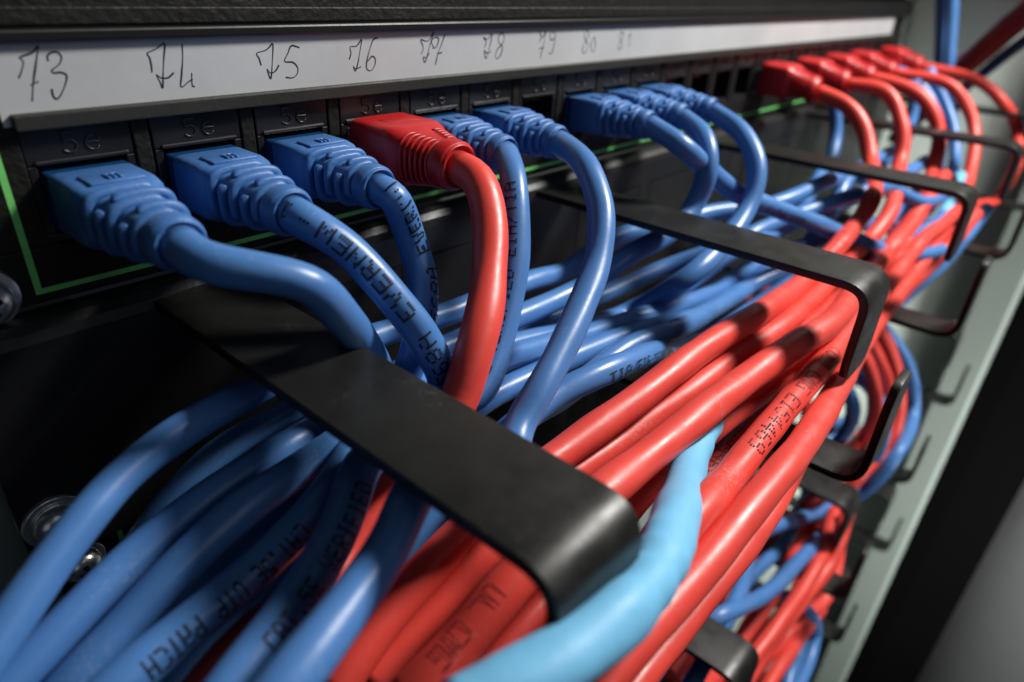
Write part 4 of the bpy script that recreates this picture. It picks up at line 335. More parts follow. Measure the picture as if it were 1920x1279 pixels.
 'W8': ('red', 5.5, None, [(267.2,-74.9,-152.8), (261.1,-75,-152.5), (253.1,-75.3,-150.9), (243.5,-75.8,-148.2), (236.7,-76,-147.3), (231.3,-76,-147.3), (227.3,-75.9,-148.4), (225.2,-75.6,-150.5), (225.3,-75.1,-154), (226.8,-74.4,-158.5), (229.7,-73.6,-164), (235.3,-72.3,-171.4), (239,-71.4,-177.5), (243.4,-70.4,-184.2), (245.1,-69.8,-188.9), (244.6,-69.6,-192.1), (241.3,-69.8,-194.1), (234.3,-70.6,-193.1), (227.6,-71.5,-192.6), (218.7,-72.6,-190.2), (211.8,-73.4,-189.4), (205.8,-73.9,-189.3), (201.1,-74.1,-190), (194.3,-74.6,-188.9), (189,-74.8,-189.1), (183.9,-75,-189.4), (178.8,-75.1,-189.6), (173.7,-75.1,-189.7), (168.6,-75.1,-189.6), (163.4,-74.9,-189.6), (158.3,-74.7,-189.6), (153.1,-74.5,-189.4), (148,-74.3,-188.7), (142.8,-74.3,-187.5), (138.1,-74.4,-185.9), (134.1,-74.7,-183.9), (130,-75,-181.6), (126,-75.4,-179.1), (122.8,-75.6,-177.4), (119.6,-75.9,-175.5), (116.3,-76.2,-173.5), (112.9,-76.6,-171.3), (109.3,-76.9,-169), (105,-77.4,-165.9), (102,-77.9,-163)]),
 'W9': ('red', 5.5, None, [(246.8,-74.6,-153.7), (245.3,-73.4,-157.6), (245.2,-72.1,-162.5), (246.5,-70.5,-168.4), (245.5,-69.3,-172.6), (243.7,-68.1,-176.5), (240.3,-67.2,-178.9), (235.7,-66.5,-180.6), (230.3,-65.9,-181.9), (224,-65.3,-182.4), (216.1,-65.2,-181.4), (210.4,-64.8,-181.9), (205.4,-64.3,-182.6), (200.3,-63.9,-182.9), (195.1,-63.6,-182.8), (189.6,-63.5,-182.3), (184.1,-63.4,-181.6), (177.5,-63.6,-179.8), (170.5,-64.1,-177.5), (165.3,-64.2,-177.2), (160.3,-64.4,-176.8), (155.2,-64.7,-176.4), (150.4,-65.1,-176.1), (146.5,-65.1,-176.9), (142.6,-65.1,-177.7), (137.8,-65.2,-178.6), (133.1,-65.2,-179.5), (128.5,-65.2,-180.4), (123.6,-65.3,-181.1), (121.1,-65.3,-181.4)]),
 'W10': ('red', 5.5, None, [(229.8,-79.7,-172.2), (224.6,-80.6,-172.6), (219.4,-81.6,-172.9), (213.9,-82.6,-173.1), (209,-83.4,-173.5), (202.6,-84.1,-172.7), (197.2,-84.5,-172.5), (192.5,-84.8,-172.8), (188,-84.8,-173.4), (183.6,-84.8,-173.8), (179.2,-84.8,-174.2), (174.5,-84.6,-174.3), (169.7,-84.5,-174.4), (164.8,-84.3,-174.4), (160.1,-84.1,-174.5), (154.8,-83.8,-174.8), (149.7,-83.4,-175.2), (144.7,-83,-175.7), (139.9,-82.8,-176), (135.4,-82.7,-175.7), (131.2,-82.9,-174.9), (127,-83.2,-173.8), (123,-83.6,-172.6), (118.8,-83.9,-171.3), (116.6,-84.1,-170.6)]),
 'W11': ('red', 5.5, None, [(225.6,-84.7,-166.2), (220.6,-85.6,-167.9), (215.6,-86.4,-169.7), (210.5,-87.2,-171.4), (207.1,-87.6,-174.4), (203.7,-87.7,-176.7), (199.5,-87.4,-178), (194.7,-87,-178.7), (189.8,-86.5,-179.1), (184.8,-86,-179.5), (179.9,-85.6,-179.8), (174.8,-85.2,-180), (169.5,-84.9,-180), (164.4,-84.5,-180.1), (159.3,-84.3,-180.1), (154.4,-84,-180.3), (149.2,-83.9,-180.7), (144.1,-83.9,-181.1), (138.9,-83.9,-181.3), (133.6,-84,-181.5)]),
 'W12': ('blue', 5.5, None, [(186.2,-80.7,-186.2), (189.9,-81.3,-189.8), (193.7,-81.9,-193.3), (197.4,-82.5,-196.7), (200.8,-83.2,-200), (203.7,-84,-203.1), (206.3,-84.9,-206.4), (210.6,-86.4,-212), (215,-88,-218.2), (217.2,-89.7,-223.2), (218,-91,-229.1), (213.1,-92.4,-232.4), (207.7,-93.2,-233.8), (202.4,-93.6,-234.1), (196.7,-93.9,-233.9), (190.9,-94.2,-233.7), (188.1,-94.3,-233.7)]),
 'W13': ('blue', 5.5, None, [(211.5,-85.7,-216.9), (208.7,-87.2,-222.6), (204.3,-88.6,-226.5), (199.4,-89.2,-227.5), (194.1,-89.7,-227.8), (189,-90.3,-228.3), (183.6,-91.6,-229.8), (178.5,-93,-231.4)]),
 'W14': ('red', 5.5, None, [(230.9,-88.1,-225.4), (225.9,-87.9,-224.8), (220,-87.7,-223.3), (211.9,-87.8,-219.7), (205.2,-87.8,-217.3), (200,-87.6,-216.4), (194.8,-87.4,-215.6), (188.5,-87.4,-213.7), (182.8,-87.3,-212.4), (177.8,-87.2,-211.7), (173.1,-87.1,-211.5), (168.1,-87,-211.5), (163.2,-87,-211.8), (158.4,-87,-212), (156,-87,-212.1)]),
 'W15': ('red', 5.5, None, [(108.1,-54.8,-167.4), (111.4,-58.2,-169.8), (114.4,-61.7,-172.4), (116.4,-65.5,-175.6), (117.6,-68.9,-179.3), (117.5,-71.1,-183.8), (117,-72.9,-188.6)]),
 'W16': ('red', 5.4, None, [(290,-40,-150), (286.6,-42,-153.4), (283.1,-44.1,-156.9), (279.7,-46.4,-160.6), (276.2,-48.6,-164.4), (272.7,-51,-168.2), (269.2,-53.3,-172.1), (265.7,-55.7,-176.1), (262.3,-58.1,-180), (258.9,-60.4,-183.9), (255.5,-62.6,-187.7), (252.1,-64.8,-191.5), (248.8,-66.9,-195), (245.4,-68.9,-198.3), (241.8,-70.7,-201.3), (238.3,-72.4,-204.1), (234.9,-73.9,-206.5), (231.5,-75.2,-208.7), (228.3,-76.3,-210.5), (225,-77.1,-212), (219.4,-77.9,-213.9), (213.9,-78.1,-214.8), (208.5,-77.9,-215), (203.2,-77.4,-214.8), (198,-76.8,-214.6), (192.7,-76.4,-214.6), (187.3,-76,-214.8), (181.9,-75.5,-214.9), (176.6,-74.9,-214.9), (171.3,-74.3,-214.9), (166.1,-73.8,-214.8), (160.8,-73.3,-214.8), (155.5,-72.8,-214.6), (150.2,-72.3,-214.4), (145,-71.9,-214.1), (139.7,-71.4,-213.9), (137.1,-71.2,-213.8)]),
 'W17': ('red', 5.4, None, [(300.1,-60,-170.1), (296,-61.8,-172.8), (291.9,-63.7,-175.6), (287.7,-65.8,-178.6), (283.5,-67.9,-181.7), (279.3,-70.1,-184.9), (275.1,-72.3,-188.1), (270.9,-74.4,-191.2), (266.7,-76.6,-194.4), (262.6,-78.6,-197.4), (258.5,-80.5,-200.4), (254.6,-82.3,-203.2), (250.7,-84,-205.8), (247,-85.4,-208.3), (243.5,-86.6,-210.5), (240.1,-87.6,-212.5), (236.9,-88.2,-214.2), (232.6,-88.6,-216), (227.3,-88.3,-217.3), (222.2,-87.3,-217.7), (216.2,-86.2,-216.7), (208,-85.3,-213.7), (201.4,-84.6,-212.4), (195.6,-83.9,-212), (190.5,-83.1,-212.4), (184.8,-82.4,-212), (179.8,-81.7,-212.3), (175,-81.1,-212.7), (170.1,-80.6,-213), (165,-80.3,-213.1), (159.9,-80.1,-213), (154.8,-79.9,-212.8), (149.5,-79.6,-212.6)]),
 'W18': ('blue', 5.2, None, [(280.9,-59.9,-160.5), (276.1,-60.5,-162.3), (271.4,-61.2,-164.2), (266.6,-61.9,-166.2), (261.8,-62.6,-168.2), (257,-63.4,-170.3), (252.1,-64.1,-172.4), (246.3,-65,-173.7), (239,-66.1,-173.7), (234,-66.8,-175.2), (228.2,-67.6,-176), (221,-68.5,-175.2), (216.2,-69,-176.1), (212.4,-69.2,-177.4), (207.7,-69.2,-178.5), (202.3,-69.1,-179.1), (196.9,-68.8,-179.2), (191.4,-68.4,-178.8), (185.9,-68,-178.1), (180.6,-67.6,-177.6), (176,-67.2,-177.8), (170.4,-67.1,-177.4), (164.9,-67.1,-177.3), (160,-67,-177.7), (157.3,-66.4,-180.4), (153.3,-66.3,-181.9), (148.6,-66.3,-182.5), (143.6,-66.5,-183.1), (138.5,-66.9,-183.9), (133.5,-67.3,-184.7), (128.6,-67.7,-185.5), (123.6,-68.2,-186.3), (121,-68.4,-186.6)]),
 'W19': ('red', 5.4, None, [(206,-58.3,-182.3), (201.3,-58.1,-182.9), (196.6,-57.9,-183.6), (191.9,-57.6,-184.3), (187.1,-57.4,-184.9), (182.3,-57.2,-185.3), (177.5,-57.1,-185.7), (172.8,-57.1,-185.9), (167.9,-57.2,-186), (162.9,-57.4,-185.8), (157.9,-57.8,-185.6), (153.1,-58.2,-185.3), (148.2,-58.6,-185), (143.4,-58.9,-184.7), (138.4,-59.2,-184.5), (133.2,-59.4,-184.4), (127.9,-59.5,-184.3), (122.7,-59.7,-184.3), (117.9,-59.9,-184.3), (113.7,-60.1,-184.3), (107.8,-60.6,-184.4), (102.6,-61.1,-184.6)]),
 'W20': ('red', 5.4, None, [(228.7,-61.3,-183.7), (222,-61.1,-183.2), (217.1,-60.6,-184.1), (212.9,-59.9,-185.7), (208.3,-59.3,-186.9), (203.4,-58.9,-187.9), (198.2,-58.6,-188.7), (193.6,-58.4,-189.4), (188.8,-58.3,-190), (183.8,-58.3,-190.4), (178.7,-58.4,-190.8), (173.5,-58.5,-191), (168.2,-58.6,-191.1), (163,-58.7,-191.1), (157.6,-58.8,-190.9), (152,-58.7,-190.7), (146.4,-58.6,-190.5), (141,-58.6,-190.2), (135.7,-58.5,-190), (130.7,-58.6,-189.8), (125.3,-58.8,-189.8), (119.6,-59.1,-189.9), (114.2,-59.6,-190), (108.9,-60,-190.3)]),
}
TEXTS = [('B74', '568A EVERNEW-1', 36.5, 0.0, (-0.52, -0.79, 0.32), 2.7, 0), ('B74', 'CAT.5E VERIFIED', 91.6, 70.6, (0.14, -0.78, 0.61), 2.7, 0), ('B75', '568A EVERN', 29.2, 0.0, (0.05, -1.0, -0.02), 2.7, 0), ('B77', 'ETL VERIFIED EIA/TIA', 54.3, 12.7, (-0.8, -0.15, 0.58), 2.4, 0), ('B75', 'CAT.5E UTP PATCH', 74.3, 97.1, (-0.08, -0.87, 0.49), 2.7, 0), ('B73', 'TIA/EIA', 74.0, 82.6, (0.1, -0.93, 0.36), 2.4, 0), ('H8', 'TIA/EIA-568A', 263.3, 189.6, (0.32, -0.95, 0.03), 2.2, 0), ('B80', 'E154 UTP', 51.9, 67.8, (-0.54, -0.8, -0.28), 2.2, 0), ('P1', '(UL) CMG E154469', 75.7, 177.7, (-0.04, -0.48, 0.88), 2.9, 1), ('P4', '(UL) CMG E154469', 292.8, 358.3, (0.05, -0.43, 0.9), 3.2, 1), ('R7', 'CMG E154469 UL', 206.8, 245.5, (-0.18, -0.43, 0.88), 2.4, 1), ('R8', 'E154469', 151.2, 178.8, (-0.05, -0.21, 0.98), 2.8, 1), ('P3', 'UL CMG', 349.9, 360.9, (-0.48, -0.17, 0.86), 3.0, 1), ('R8', 'UL CMG', 187.5, 190.2, (0.01, -0.31, 0.95), 2.6, 1), ('R7', '(UL)', 253.5, 259.1, (-0.05, -0.38, 0.92), 2.4, 1)]
STROKES = [('73', [[(2.15, 4.4), (2.71, 5.24), (3.22, 6.41), (2.89, 6.86), (4.01, 7.24), (4.7, 7.54), (5.39, 8.21), (4.73, 6.45), (3.65, 3.63), (2.96, 1.42)], [(3.27, 3.43), (3.81, 3.66), (4.31, 3.81)], [(6.15, 6.27), (6.11, 6.87), (6.74, 7.35), (7.48, 7.32), (7.79, 6.7), (7.34, 5.87), (6.18, 5.08), (6.32, 4.8), (7.29, 4.79), (7.85, 4.37), (7.49, 3.36), (6.62, 2.03), (5.92, 1.44), (5.6, 1.89), (5.65, 2.8)]]), ('74', [[(19.28, 4.07), (19.39, 5.0), (19.33, 6.23), (19.13, 6.72), (20.57, 7.27), (21.88, 7.95), (21.4, 5.89), (20.85, 3.67), (20.43, 1.8), (20.18, 2.71), (19.86, 3.74), (20.42, 3.25), (21.48, 3.18), (22.49, 3.83)], [(24.53, 7.79), (24.23, 5.76), (23.64, 3.5), (23.24, 1.72), (24.48, 2.36), (25.23, 2.75)], [(25.25, 3.66), (25.09, 2.63), (25.04, 1.69), (25.4, 1.64)]]), ('75', [[(37.17, 4.1), (36.94, 5.16), (36.64, 5.99), (38.14, 6.34), (38.91, 6.72), (39.75, 7.29), (39.34, 4.77), (38.66, 1.94), (38.17, 3.49), (38.71, 2.79), (39.68, 3.07), (40.48, 3.98)], [(44.81, 6.56), (43.25, 6.9), (42.42, 5.75), (41.64, 4.52), (43.27, 4.24), (44.07, 3.25), (43.74, 2.25), (42.8, 1.78), (41.52, 1.95)]]), ('76', [[(55.04, 4.16), (55.53, 5.21), (55.41, 6.27), (56.62, 6.32), (57.25, 6.66), (58.12, 7.45), (57.57, 5.43), (57.02, 3.61), (56.3, 2.09), (55.88, 2.98), (56.41, 2.46), (57.66, 2.79)], [(61.96, 7.65), (60.8, 7.31), (59.85, 5.65), (59.11, 3.81), (58.93, 2.41), (59.83, 1.95), (60.86, 2.78), (61.06, 4.03), (60.28, 4.45), (59.3, 3.65)]]), ('77', [[(72.79, 4.32), (73.39, 5.46), (72.75, 6.96), (74.04, 6.7), (75.01, 6.9), (76.24, 8.35), (75.24, 6.06), (73.88, 2.76), (73.36, 3.73), (74.23, 3.59), (75.07, 4.46)], [(76.32, 5.42), (75.64, 6.45), (76.48, 7.29), (77.62, 6.99), (76.96, 5.5), (75.82, 5.31)], [(79.47, 7.88), (78.21, 5.62), (77.46, 4.29), (76.69, 2.14)], [(77.21, 4.24), (78.57, 4.39)]]), ('78', [[(91.38, 4.8), (91.9, 6.05), (91.01, 6.9), (92.45, 6.57), (93.72, 7.62), (93.25, 5.46), (92.06, 2.59), (91.46, 4.26), (92.3, 3.68), (93.74, 3.98)], [(97.7, 7.16), (97.06, 7.72), (96.09, 7.2), (95.98, 5.92), (97.25, 4.89), (97.03, 3.48), (95.9, 2.41), (95.09, 3.0), (95.78, 4.46), (97.22, 5.33), (97.92, 6.6), (97.7, 7.16)]]), ('79', [[(110.58, 5.48), (111.13, 6.63), (110.29, 7.54), (111.83, 6.42), (112.82, 7.88), (112.22, 4.83), (111.2, 1.77)], [(110.55, 3.91), (112.57, 4.19)], [(116.45, 7.17), (115.27, 7.59), (114.54, 6.74), (115.02, 5.74), (116.37, 6.1), (116.53, 7.09), (116.42, 4.7), (115.55, 2.63), (114.52, 2.99)]]), ('80', [[(130.55, 7.18), (129.37, 7.62), (128.77, 6.6), (129.46, 5.32), (130.52, 4.23), (130.27, 2.53), (129.05, 2.23), (128.41, 3.24), (129.26, 4.69), (130.58, 6.13), (130.55, 7.18)], [(133.39, 6.06), (132.25, 4.81), (132.33, 3.09), (133.68, 2.39), (134.21, 3.89), (133.39, 6.06)]]), ('81', [[(147.38, 6.37), (145.95, 6.76), (145.29, 5.75), (145.98, 4.71), (147.06, 3.91), (146.66, 2.56), (145.58, 2.6), (145.44, 3.96), (146.8, 5.04), (147.38, 6.37)], [(149.66, 5.19), (150.85, 6.29), (150.75, 3.0)]])]# ------------------------------------------------------------------ rack structure
def slab(name, x0, x1, y0, y1, z0, z1, m, parent=None, bevel=0.3):
    M = Mesh(); M.box(x0, x1, y0, y1, z0, z1)
    o = M.build(name, m, parent, (x0, y0, z0), bevel=bevel); return o
# galvanised posts left and right, with square holes on the left one
def rack_post(x0, x1, label):
    M = Mesh(); M.box(x0, x1, 3.5, 6, -420, 160); M.box(x1 - 2.5 if x0 < 0 else x0, x1 if x0 < 0 else x0 + 2.5, 6, 40, -420, 160)
    r = M.build('rack_post', M_POST, None, (x0, 3.5, -420), bevel=0.4)
    tag(r, label, 'rack post'); return r
pl = rack_post(-42, 2, 'pale grey rack post showing behind the screws at the left edge')
pr = rack_post(446, 478, 'grey rack post at the far right end of the label strip')
for z in (40, 8, -24, -56):
    M = Mesh(); M.box(454, 461, 2.6, 3.6, z, z + 7); M.build('square_hole', M_HOLE, pr, (454, 2.6, z))

# --- patch panel -----------------------------------------------------------
panel = empty('patch_bay', (0, 0, -27))
tag(panel, 'black patch panel with a white numbered label strip and a row of ports', 'patch panel')
P = 17.5
M = Mesh()
M.box(-30, 446, 0.6, 2.2, 9.6, 17); M.box(-30, 446, 0.6, 2.2, -27, -18.6)       # bands above and below the ports
M.box(-30, 0.2, 0.0, 2.2, -18.6, 0.0); M.box(419.8, 446, 0.4, 2.2, -18.6, 0)
M.box(-30, 446, 1.4, 2.2, -1.4, 9.6)
M.box(-30, 446, 0.1, 0.6, -27, -18.7)
for k in range(1, 24): M.box(k * P - 2.6, k * P - 0.2, 0.0, 2.2, -18.6, -1.4)
M.box(-30, 446, -0.4, 0.6, 10.6, 12.9)
body = M.build('panel_face', M_PANEL, panel, (0, 0, -27), bevel=0.25)
M = Mesh(); M.box(-30, 446, -1.6, 0.5, 8.75, 10.3); M.build('label_holder_rail', M_KEY, panel, (0, 0, 8.75), bevel=0.35)
M = Mesh(); M.box(-0.2, 421, -1.7, 0.4, -2.2, 0.0); M.build('label_holder_lip', M_LIP, panel, (0, 0, -2.2), bevel=0.3, segs=3)
M = Mesh(); M.box(-1.1, 419, -0.45, -0.1, -1.6, 8.7)
lab = M.build('label_strip', M_PAPER, panel, (0, 0, 0))
M = Mesh(); M.box(-30, 446, 0.0, 0.6, 9.6, 10.55); M.build('label_holder_groove', M_KEY, panel, (0, 0, 9.6))
def pen_stroke(M, pts, wdt, y):
    Q = [Vector((p[0], y, p[1])) for p in pts]
    Q = catmull(Q, 0.25); rnd = random.Random(len(Q)); L = []; R = []
    for i, q in enumerate(Q):
        t = (Q[min(i + 1, len(Q) - 1)] - Q[max(i - 1, 0)]); t = t.normalized() if t.length > 1e-6 else Vector((1, 0, 0))
        n = Vector((-t.z, 0, t.x)); ww = wdt * (0.85 + 0.25 * math.sin(i * 0.31 + len(Q)))
        L.append(q + n * ww / 2); R.append(q - n * ww / 2)
    n = len(Q); M.add(L + R, [(i, i + 1, n + i + 1, n + i) for i in range(n - 1)])
for num, strokes in STROKES:
    M = Mesh()
    for i, st in enumerate(strokes): pen_stroke(M, st, 0.26, -0.475 - 0.004 * i)
    M.build('handwritten_number', M_PEN, lab, (strokes[0][0][0], -0.45, strokes[0][0][1]), fix=False)
# keystone modules
def make_keystone():
    M = Mesh(); x0, x1 = 0.25, 14.85
    M.box(x0, x1, 0.3, 9, -7.3, -2.3); M.box(x0, x1, 0.3, 9, -18.5, -17.1)
    M.box(x0, 1.5, 0.3, 9, -17.1, -7.3); M.box(13.5, x1, 0.3, 9, -17.1, -7.3)
    M.box(x0 + 1, x1 - 1, -0.1, 0.4, -7.3, -6.6)
    o = M.build('keystone_jack', M_KEY, panel, (0, 0, -18.5), bevel=0.22)
    C_ = Mesh(); C_.box(1.3, 13.7, 8.0, 9.3, -17.3, -7.1); cav = C_.build('port_cavity', M_HOLE, o, (1.3, 8, -17.3))
    G = Mesh()
    for i in range(8): G.box(3.1 + i * 1.1, 3.45 + i * 1.1, 2.0, 7.8, -8.6 , -8.2)
    con = G.build('contact_pins', M_GOLD, o, (3.1, 3, -8.6))
    # embossed 5e
    E_ = Mesh()
    def stroke(pts, r=0.17):
        Q = catmull([Vector((p[0], 0.26, p[1])) for p in pts], 0.2); T = []
        ring = []
        for i, q in enumerate(Q):
            t = (Q[min(i + 1, len(Q) - 1)] - Q[max(i - 1, 0)]).normalized(); n = Vector((-t.z, 0, t.x)); b = Vector((0, -1, 0))
            ring.append([q + (n * math.cos(a) + b * math.sin(a)) * r for a in [math.pi * j / 3 for j in range(6)]])
        E_.rings(ring)
    stroke([(7.0, -3.1), (6.2, -3.1), (5.4, -3.1)]); stroke([(5.4, -3.15), (5.4, -3.8), (5.4, -4.3)])
    stroke([(5.4, -4.4), (6.4, -4.2), (7.1, -4.9), (6.8, -5.7), (6.0, -5.9), (5.3, -5.5)])
    stroke([(8.4, -4.8), (9.4, -4.8), (10.2, -4.8), (9.9, -4.1), (9.2, -3.9), (8.5, -4.3), (8.3, -5.1), (8.8, -5.8), (9.5, -5.9), (10.1, -5.5)])
    em = E_.build('embossed_category_mark', M_KEY, o, (5, 0, -6))
    return o, [cav, con, em]
k0, kids = make_keystone()
for k in range(1, 24):
    c = copy_part(k0, k * P, 0, 0, panel)
    for q in kids:
        copy_part(q, 0, 0, 0, c)
# green border line
M = Mesh()
M.box(-3.3, -2.4, -0.08, 0.05, -25.5, 9.5)
M.box(-2.4, 440, -0.08, 0.05, -25.5, -24.7)
M.build('green_border_line', M_GREEN, panel, (0, 0, -25.5), bevel=0)

# device above
M = Mesh(); M.box(-60, 446, -1.5, 30, 18.2, 60)
d = M.build('rack_device', M_PANEL, None, (0, 0, 18.2), bevel=0.8); tag(d, 'dark rack unit directly above the label strip', 'rack unit')

# --- cable managers --------------------------------------------------------
def bracket(pts, w, x, th, name, parent, tip=True):
    # flat steel bar swept along a bent path in the YZ plane
    Q = []
    for i, p in enumerate(pts):
        if 0 < i < len(pts) - 1:
            a = Vector(pts[i - 1]); b = Vector(p); c = Vector(pts[i + 1]); r = p[2] if len(p) > 2 else 5
            a = Vector(a[:2]); b = Vector(b[:2]); c = Vector(c[:2])
            u = (a - b).normalized(); v = (c - b).normalized(); ang = u.angle(v); d_ = r / math.tan(ang / 2)
            p0 = b + u * d_; p1 = b + v * d_
            for j in range(9):
                t = j / 8; Q.append((p0 * (1 - t) + b * t) * (1 - t) + (b * (1 - t) + p1 * t) * t)
        else: Q.append(Vector(p[:2]))
    R = []
    n = len(Q)
    def sec(q, t, w_):
        nn = Vector((-t.y, t.x)); out = []
        c_ = 0.35
        for sx, sn in ((-1, -1), (1, -1), (1, 1), (-1, 1)):
            out.append((x + sx * w_ / 2, q.x + nn.x * sn * th / 2, q.y + nn.y * sn * th / 2))
        return out
    for i, q in enumerate(Q):
        t = (Q[min(i + 1, n - 1)] - Q[max(i - 1, 0)]).normalized()
        if i == n - 1:
            for e, f in ((-5.0, 1.0), (-2.5, 0.93), (-1.0, 0.80), (-0.2, 0.6), (0, 0.45)): R.append(sec(q + t * e, t, w * f))
        else: R.append(sec(q, t, w))
    M = Mesh(); M.rings(R, smooth=False)
    o = M.build(name, M_STEEL, parent, (x, 0, Q[0].y), bevel=0.45, segs=4)
    for p in o.data.polygons: p.use_smooth = True
    return o
XS = (18.5, 116, 212, 309, 406)
def cable_manager(z, label):
    m_ = empty('cable_manager', (0, -4, z - 42)); tag(m_, label, 'cable manager', None)
    M = Mesh(); prof = [(0.5, 1.0), (-1.6, 1.0), (-3.0, 0.5), (-4.2, -0.6), (-4.6, -2.2), (-4.6, -41), (-3.4, -41), (-3.4, -2.4), (-3.0, -1.0), (-2.0, -0.2), (-1.0, 0.0), (0.5, 0.0)]
    M.rings([[(xx, y, z + zz) for y, zz in prof] for xx in (-16, 450)], smooth=False)
    M.build('back_plate', M_PLATE, m_, (0, -4, z - 41), bevel=0.25)
    so = None
    for a, b in ((30, 104), (128, 200), (226, 297), (322, 394)):
        for x0 in (a, (a + b) / 2 + 3):
            if so is None:
                M = Mesh(); x1 = x0 + 33; y0, y1 = -4.68, -4.55; za, zb = z - 33.5, z - 8.5
                o4 = [(x0, za), (x1, za), (x1, zb), (x0, zb)]; i4 = [(x0 + .5, za + .5), (x1 - .5, za + .5), (x1 - .5, zb - .5), (x0 + .5, zb - .5)]
                V = [(x, y0, q) for x, q in o4 + i4] + [(x, y1, q) for x, q in o4 + i4]
                F = [(i, (i + 1) % 4, 4 + (i + 1) % 4, 4 + i) for i in range(4)]
                F += [(i, (i + 1) % 4, 8 + (i + 1) % 4, 8 + i) for i in range(4)] + [(4 + i, 4 + (i + 1) % 4, 12 + (i + 1) % 4, 12 + i) for i in range(4)]
                M.add(V, F); so = M.build('punched_slot_outline', M_HOLE, m_, (x0, -4.6, za)); sx = x0
            else: copy_part(so, x0 - sx, 0, 0, m_)
    for X in XS:
        bracket([(-3.6, z - 0.6 - 1.2), (-87, z - 1.8, 5.0), (-87, z - 22.5)], 15, X, 1.7, 'upper_finger', m_)
        bracket([(-3.6, z - 45.5), (-96.5, z - 45.5, 6.0), (-96.5, z - 20)], 12.5, X + 1.0, 1.7, 'lower_finger', m_)
    return m_
cable_manager(-28.6, 'upper black cable manager whose bent steel fingers hold the thick cable bundles')
cable_manager(-148, 'lower black cable manager holding the thinner red and blue bundle at lower right')
cable_manager(-268, 'bottom cable manager, only its small dark fingers showing beside the grey rail')

# --- second patch panel, mostly hidden behind the cables -------------------
p2 = empty('patch_bay', (0, 0, -146)); tag(p2, 'dark lower panel with a green outlined corner behind the left cables', 'patch panel')
M = Mesh(); M.box(-13, 446, 0.2, 2.2, -146, -69.0)
M.build('panel_face', M_PANEL, p2, (0, 0, -146), bevel=0.3)
M = Mesh(); M.box(-2.6, -1.7, 0.1, 0.2, -142, -71.3); M.box(-1.7, 440, 0.1, 0.2, -72.2, -71.3)
M.build('green_border_line', M_GREEN, p2, (0, 0, -142))
M = Mesh(); M.box(1.3, 13.2, 0.12, 0.22, -92, -82.5)
pc0 = M.build('port_opening', M_HOLE, p2, (1.3, 0.1, -92))
for r in (0, -30):
    for k in range(24):
        if r or k: copy_part(pc0, k * P, 0, r, p2)

# --- screws ---------------------------------------------------------------
def screw(x, y, z, r, label, ang=0.4):
    s_ = empty('rack_screw', (x, y, z)); tag(s_, label, 'screw', 'zinc screws fixing the panels to the left post')
    def disc(R0, prof, n=40):
        M = Mesh(); M.rings([[(x + rr * math.cos(2 * math.pi * k / n), y + yy, z + rr * math.sin(2 * math.pi * k / n)) for k in range(n)] for rr, yy in prof], smooth=True); return M
    disc(r, [(r * 1.0, 4), (r * 1.0, 0.4), (r * 0.97, 0.0), (r * 0.80, -0.15), (r * 0.5, -0.1)]).build('washer', M_ZINC, s_, (x, y, z), bevel=0.1)
    h = disc(r, [(r * 0.74, 0.1), (r * 0.76, -0.8), (r * 0.70, -1.9), (r * 0.52, -2.7), (r * 0.28, -3.1), (r * 0.05, -3.2)]).build('screw_head', M_ZINC, s_, (x, y, z))
    M = Mesh()
    for a in (ang, ang + math.pi / 2):
        c, sn = math.cos(a), math.sin(a); L = r * 0.36; W = r * 0.085
        P8 = []
        for yy in (-3.26, -2.2):
            for u, v in ((-L, -W), (L, -W), (L, W), (-L, W)): P8.append((x + u * c - v * sn, y + yy + (0.0 if a == ang else 0.01), z + u * sn + v * c))
        M.add(P8, [(0, 1, 2, 3), (7, 6, 5, 4), (0, 4, 5, 1), (1, 5, 6, 2), (2, 6, 7, 3), (3, 7, 4, 0)])
    M.build('cross_slot', M_HOLE, h, (x, y, z))
screw(-9.8, -1.5, -23.8, 4.6, 'zinc screw at the left photo edge beside the green corner')
screw(-11.3, -5.2, -61.6, 4.7, 'larger washered screw low on the left behind the leftmost blue cable', 0.9)
screw(-9.2, -1.0, -75.4, 4.0, 'smaller screw just below the washered one between blue cables', 0.2)

# --- cabinet side ----------------------------------------------------------
o = slab('cabinet_side_panel', 476, 479, -84, 420, -700, 300, M_WALL, None, 0); tag(o, 'grey green painted cabinet side wall beyond the cables', 'side panel')
M = Mesh(); M.rings([[(455, -84, z), (478, -84, z), (478, -102, z), (476, -104.5, z), (457.5, -104.5, z), (455, -102, z)] for z in (-700, 200)], smooth=False)
o = M.build('cabinet_door_frame', M_RAIL, None, (455, -84, -700), bevel=0.5, segs=3); tag(o, 'light grey upright frame edge running down the right side', 'door frame')
M = Mesh(); M.rings([[(460, -105, z), (500, -105, z), (500, -150, z), (478, -150, z), (463, -118, z)] for z in (-900, 100)], smooth=False)
o = M.build('gap_shade_strip', M_GAP, None, (460, -105, -900)); tag(o, 'black strip standing in for the shaded gap along the outer side of the grey frame', 'dark strip')  # strip painted black where the open gap is only dark
M = Mesh(); R0 = 150
M.rings([[(760 + R0 * math.cos(2 * math.pi * i / 72), -270 + R0 * math.sin(2 * math.pi * i / 72), z) for i in range(72)] for z in (-1500, 200)])
o = M.build('gradient_cylinder', M_BACKDROP, None, (760, -270, -1500)); tag(o, 'added grey cylinder shaped to shade off like the blurred grey at the lower right corner', 'backdrop')  # added backdrop, rounded so the lamps grade it from black to grey

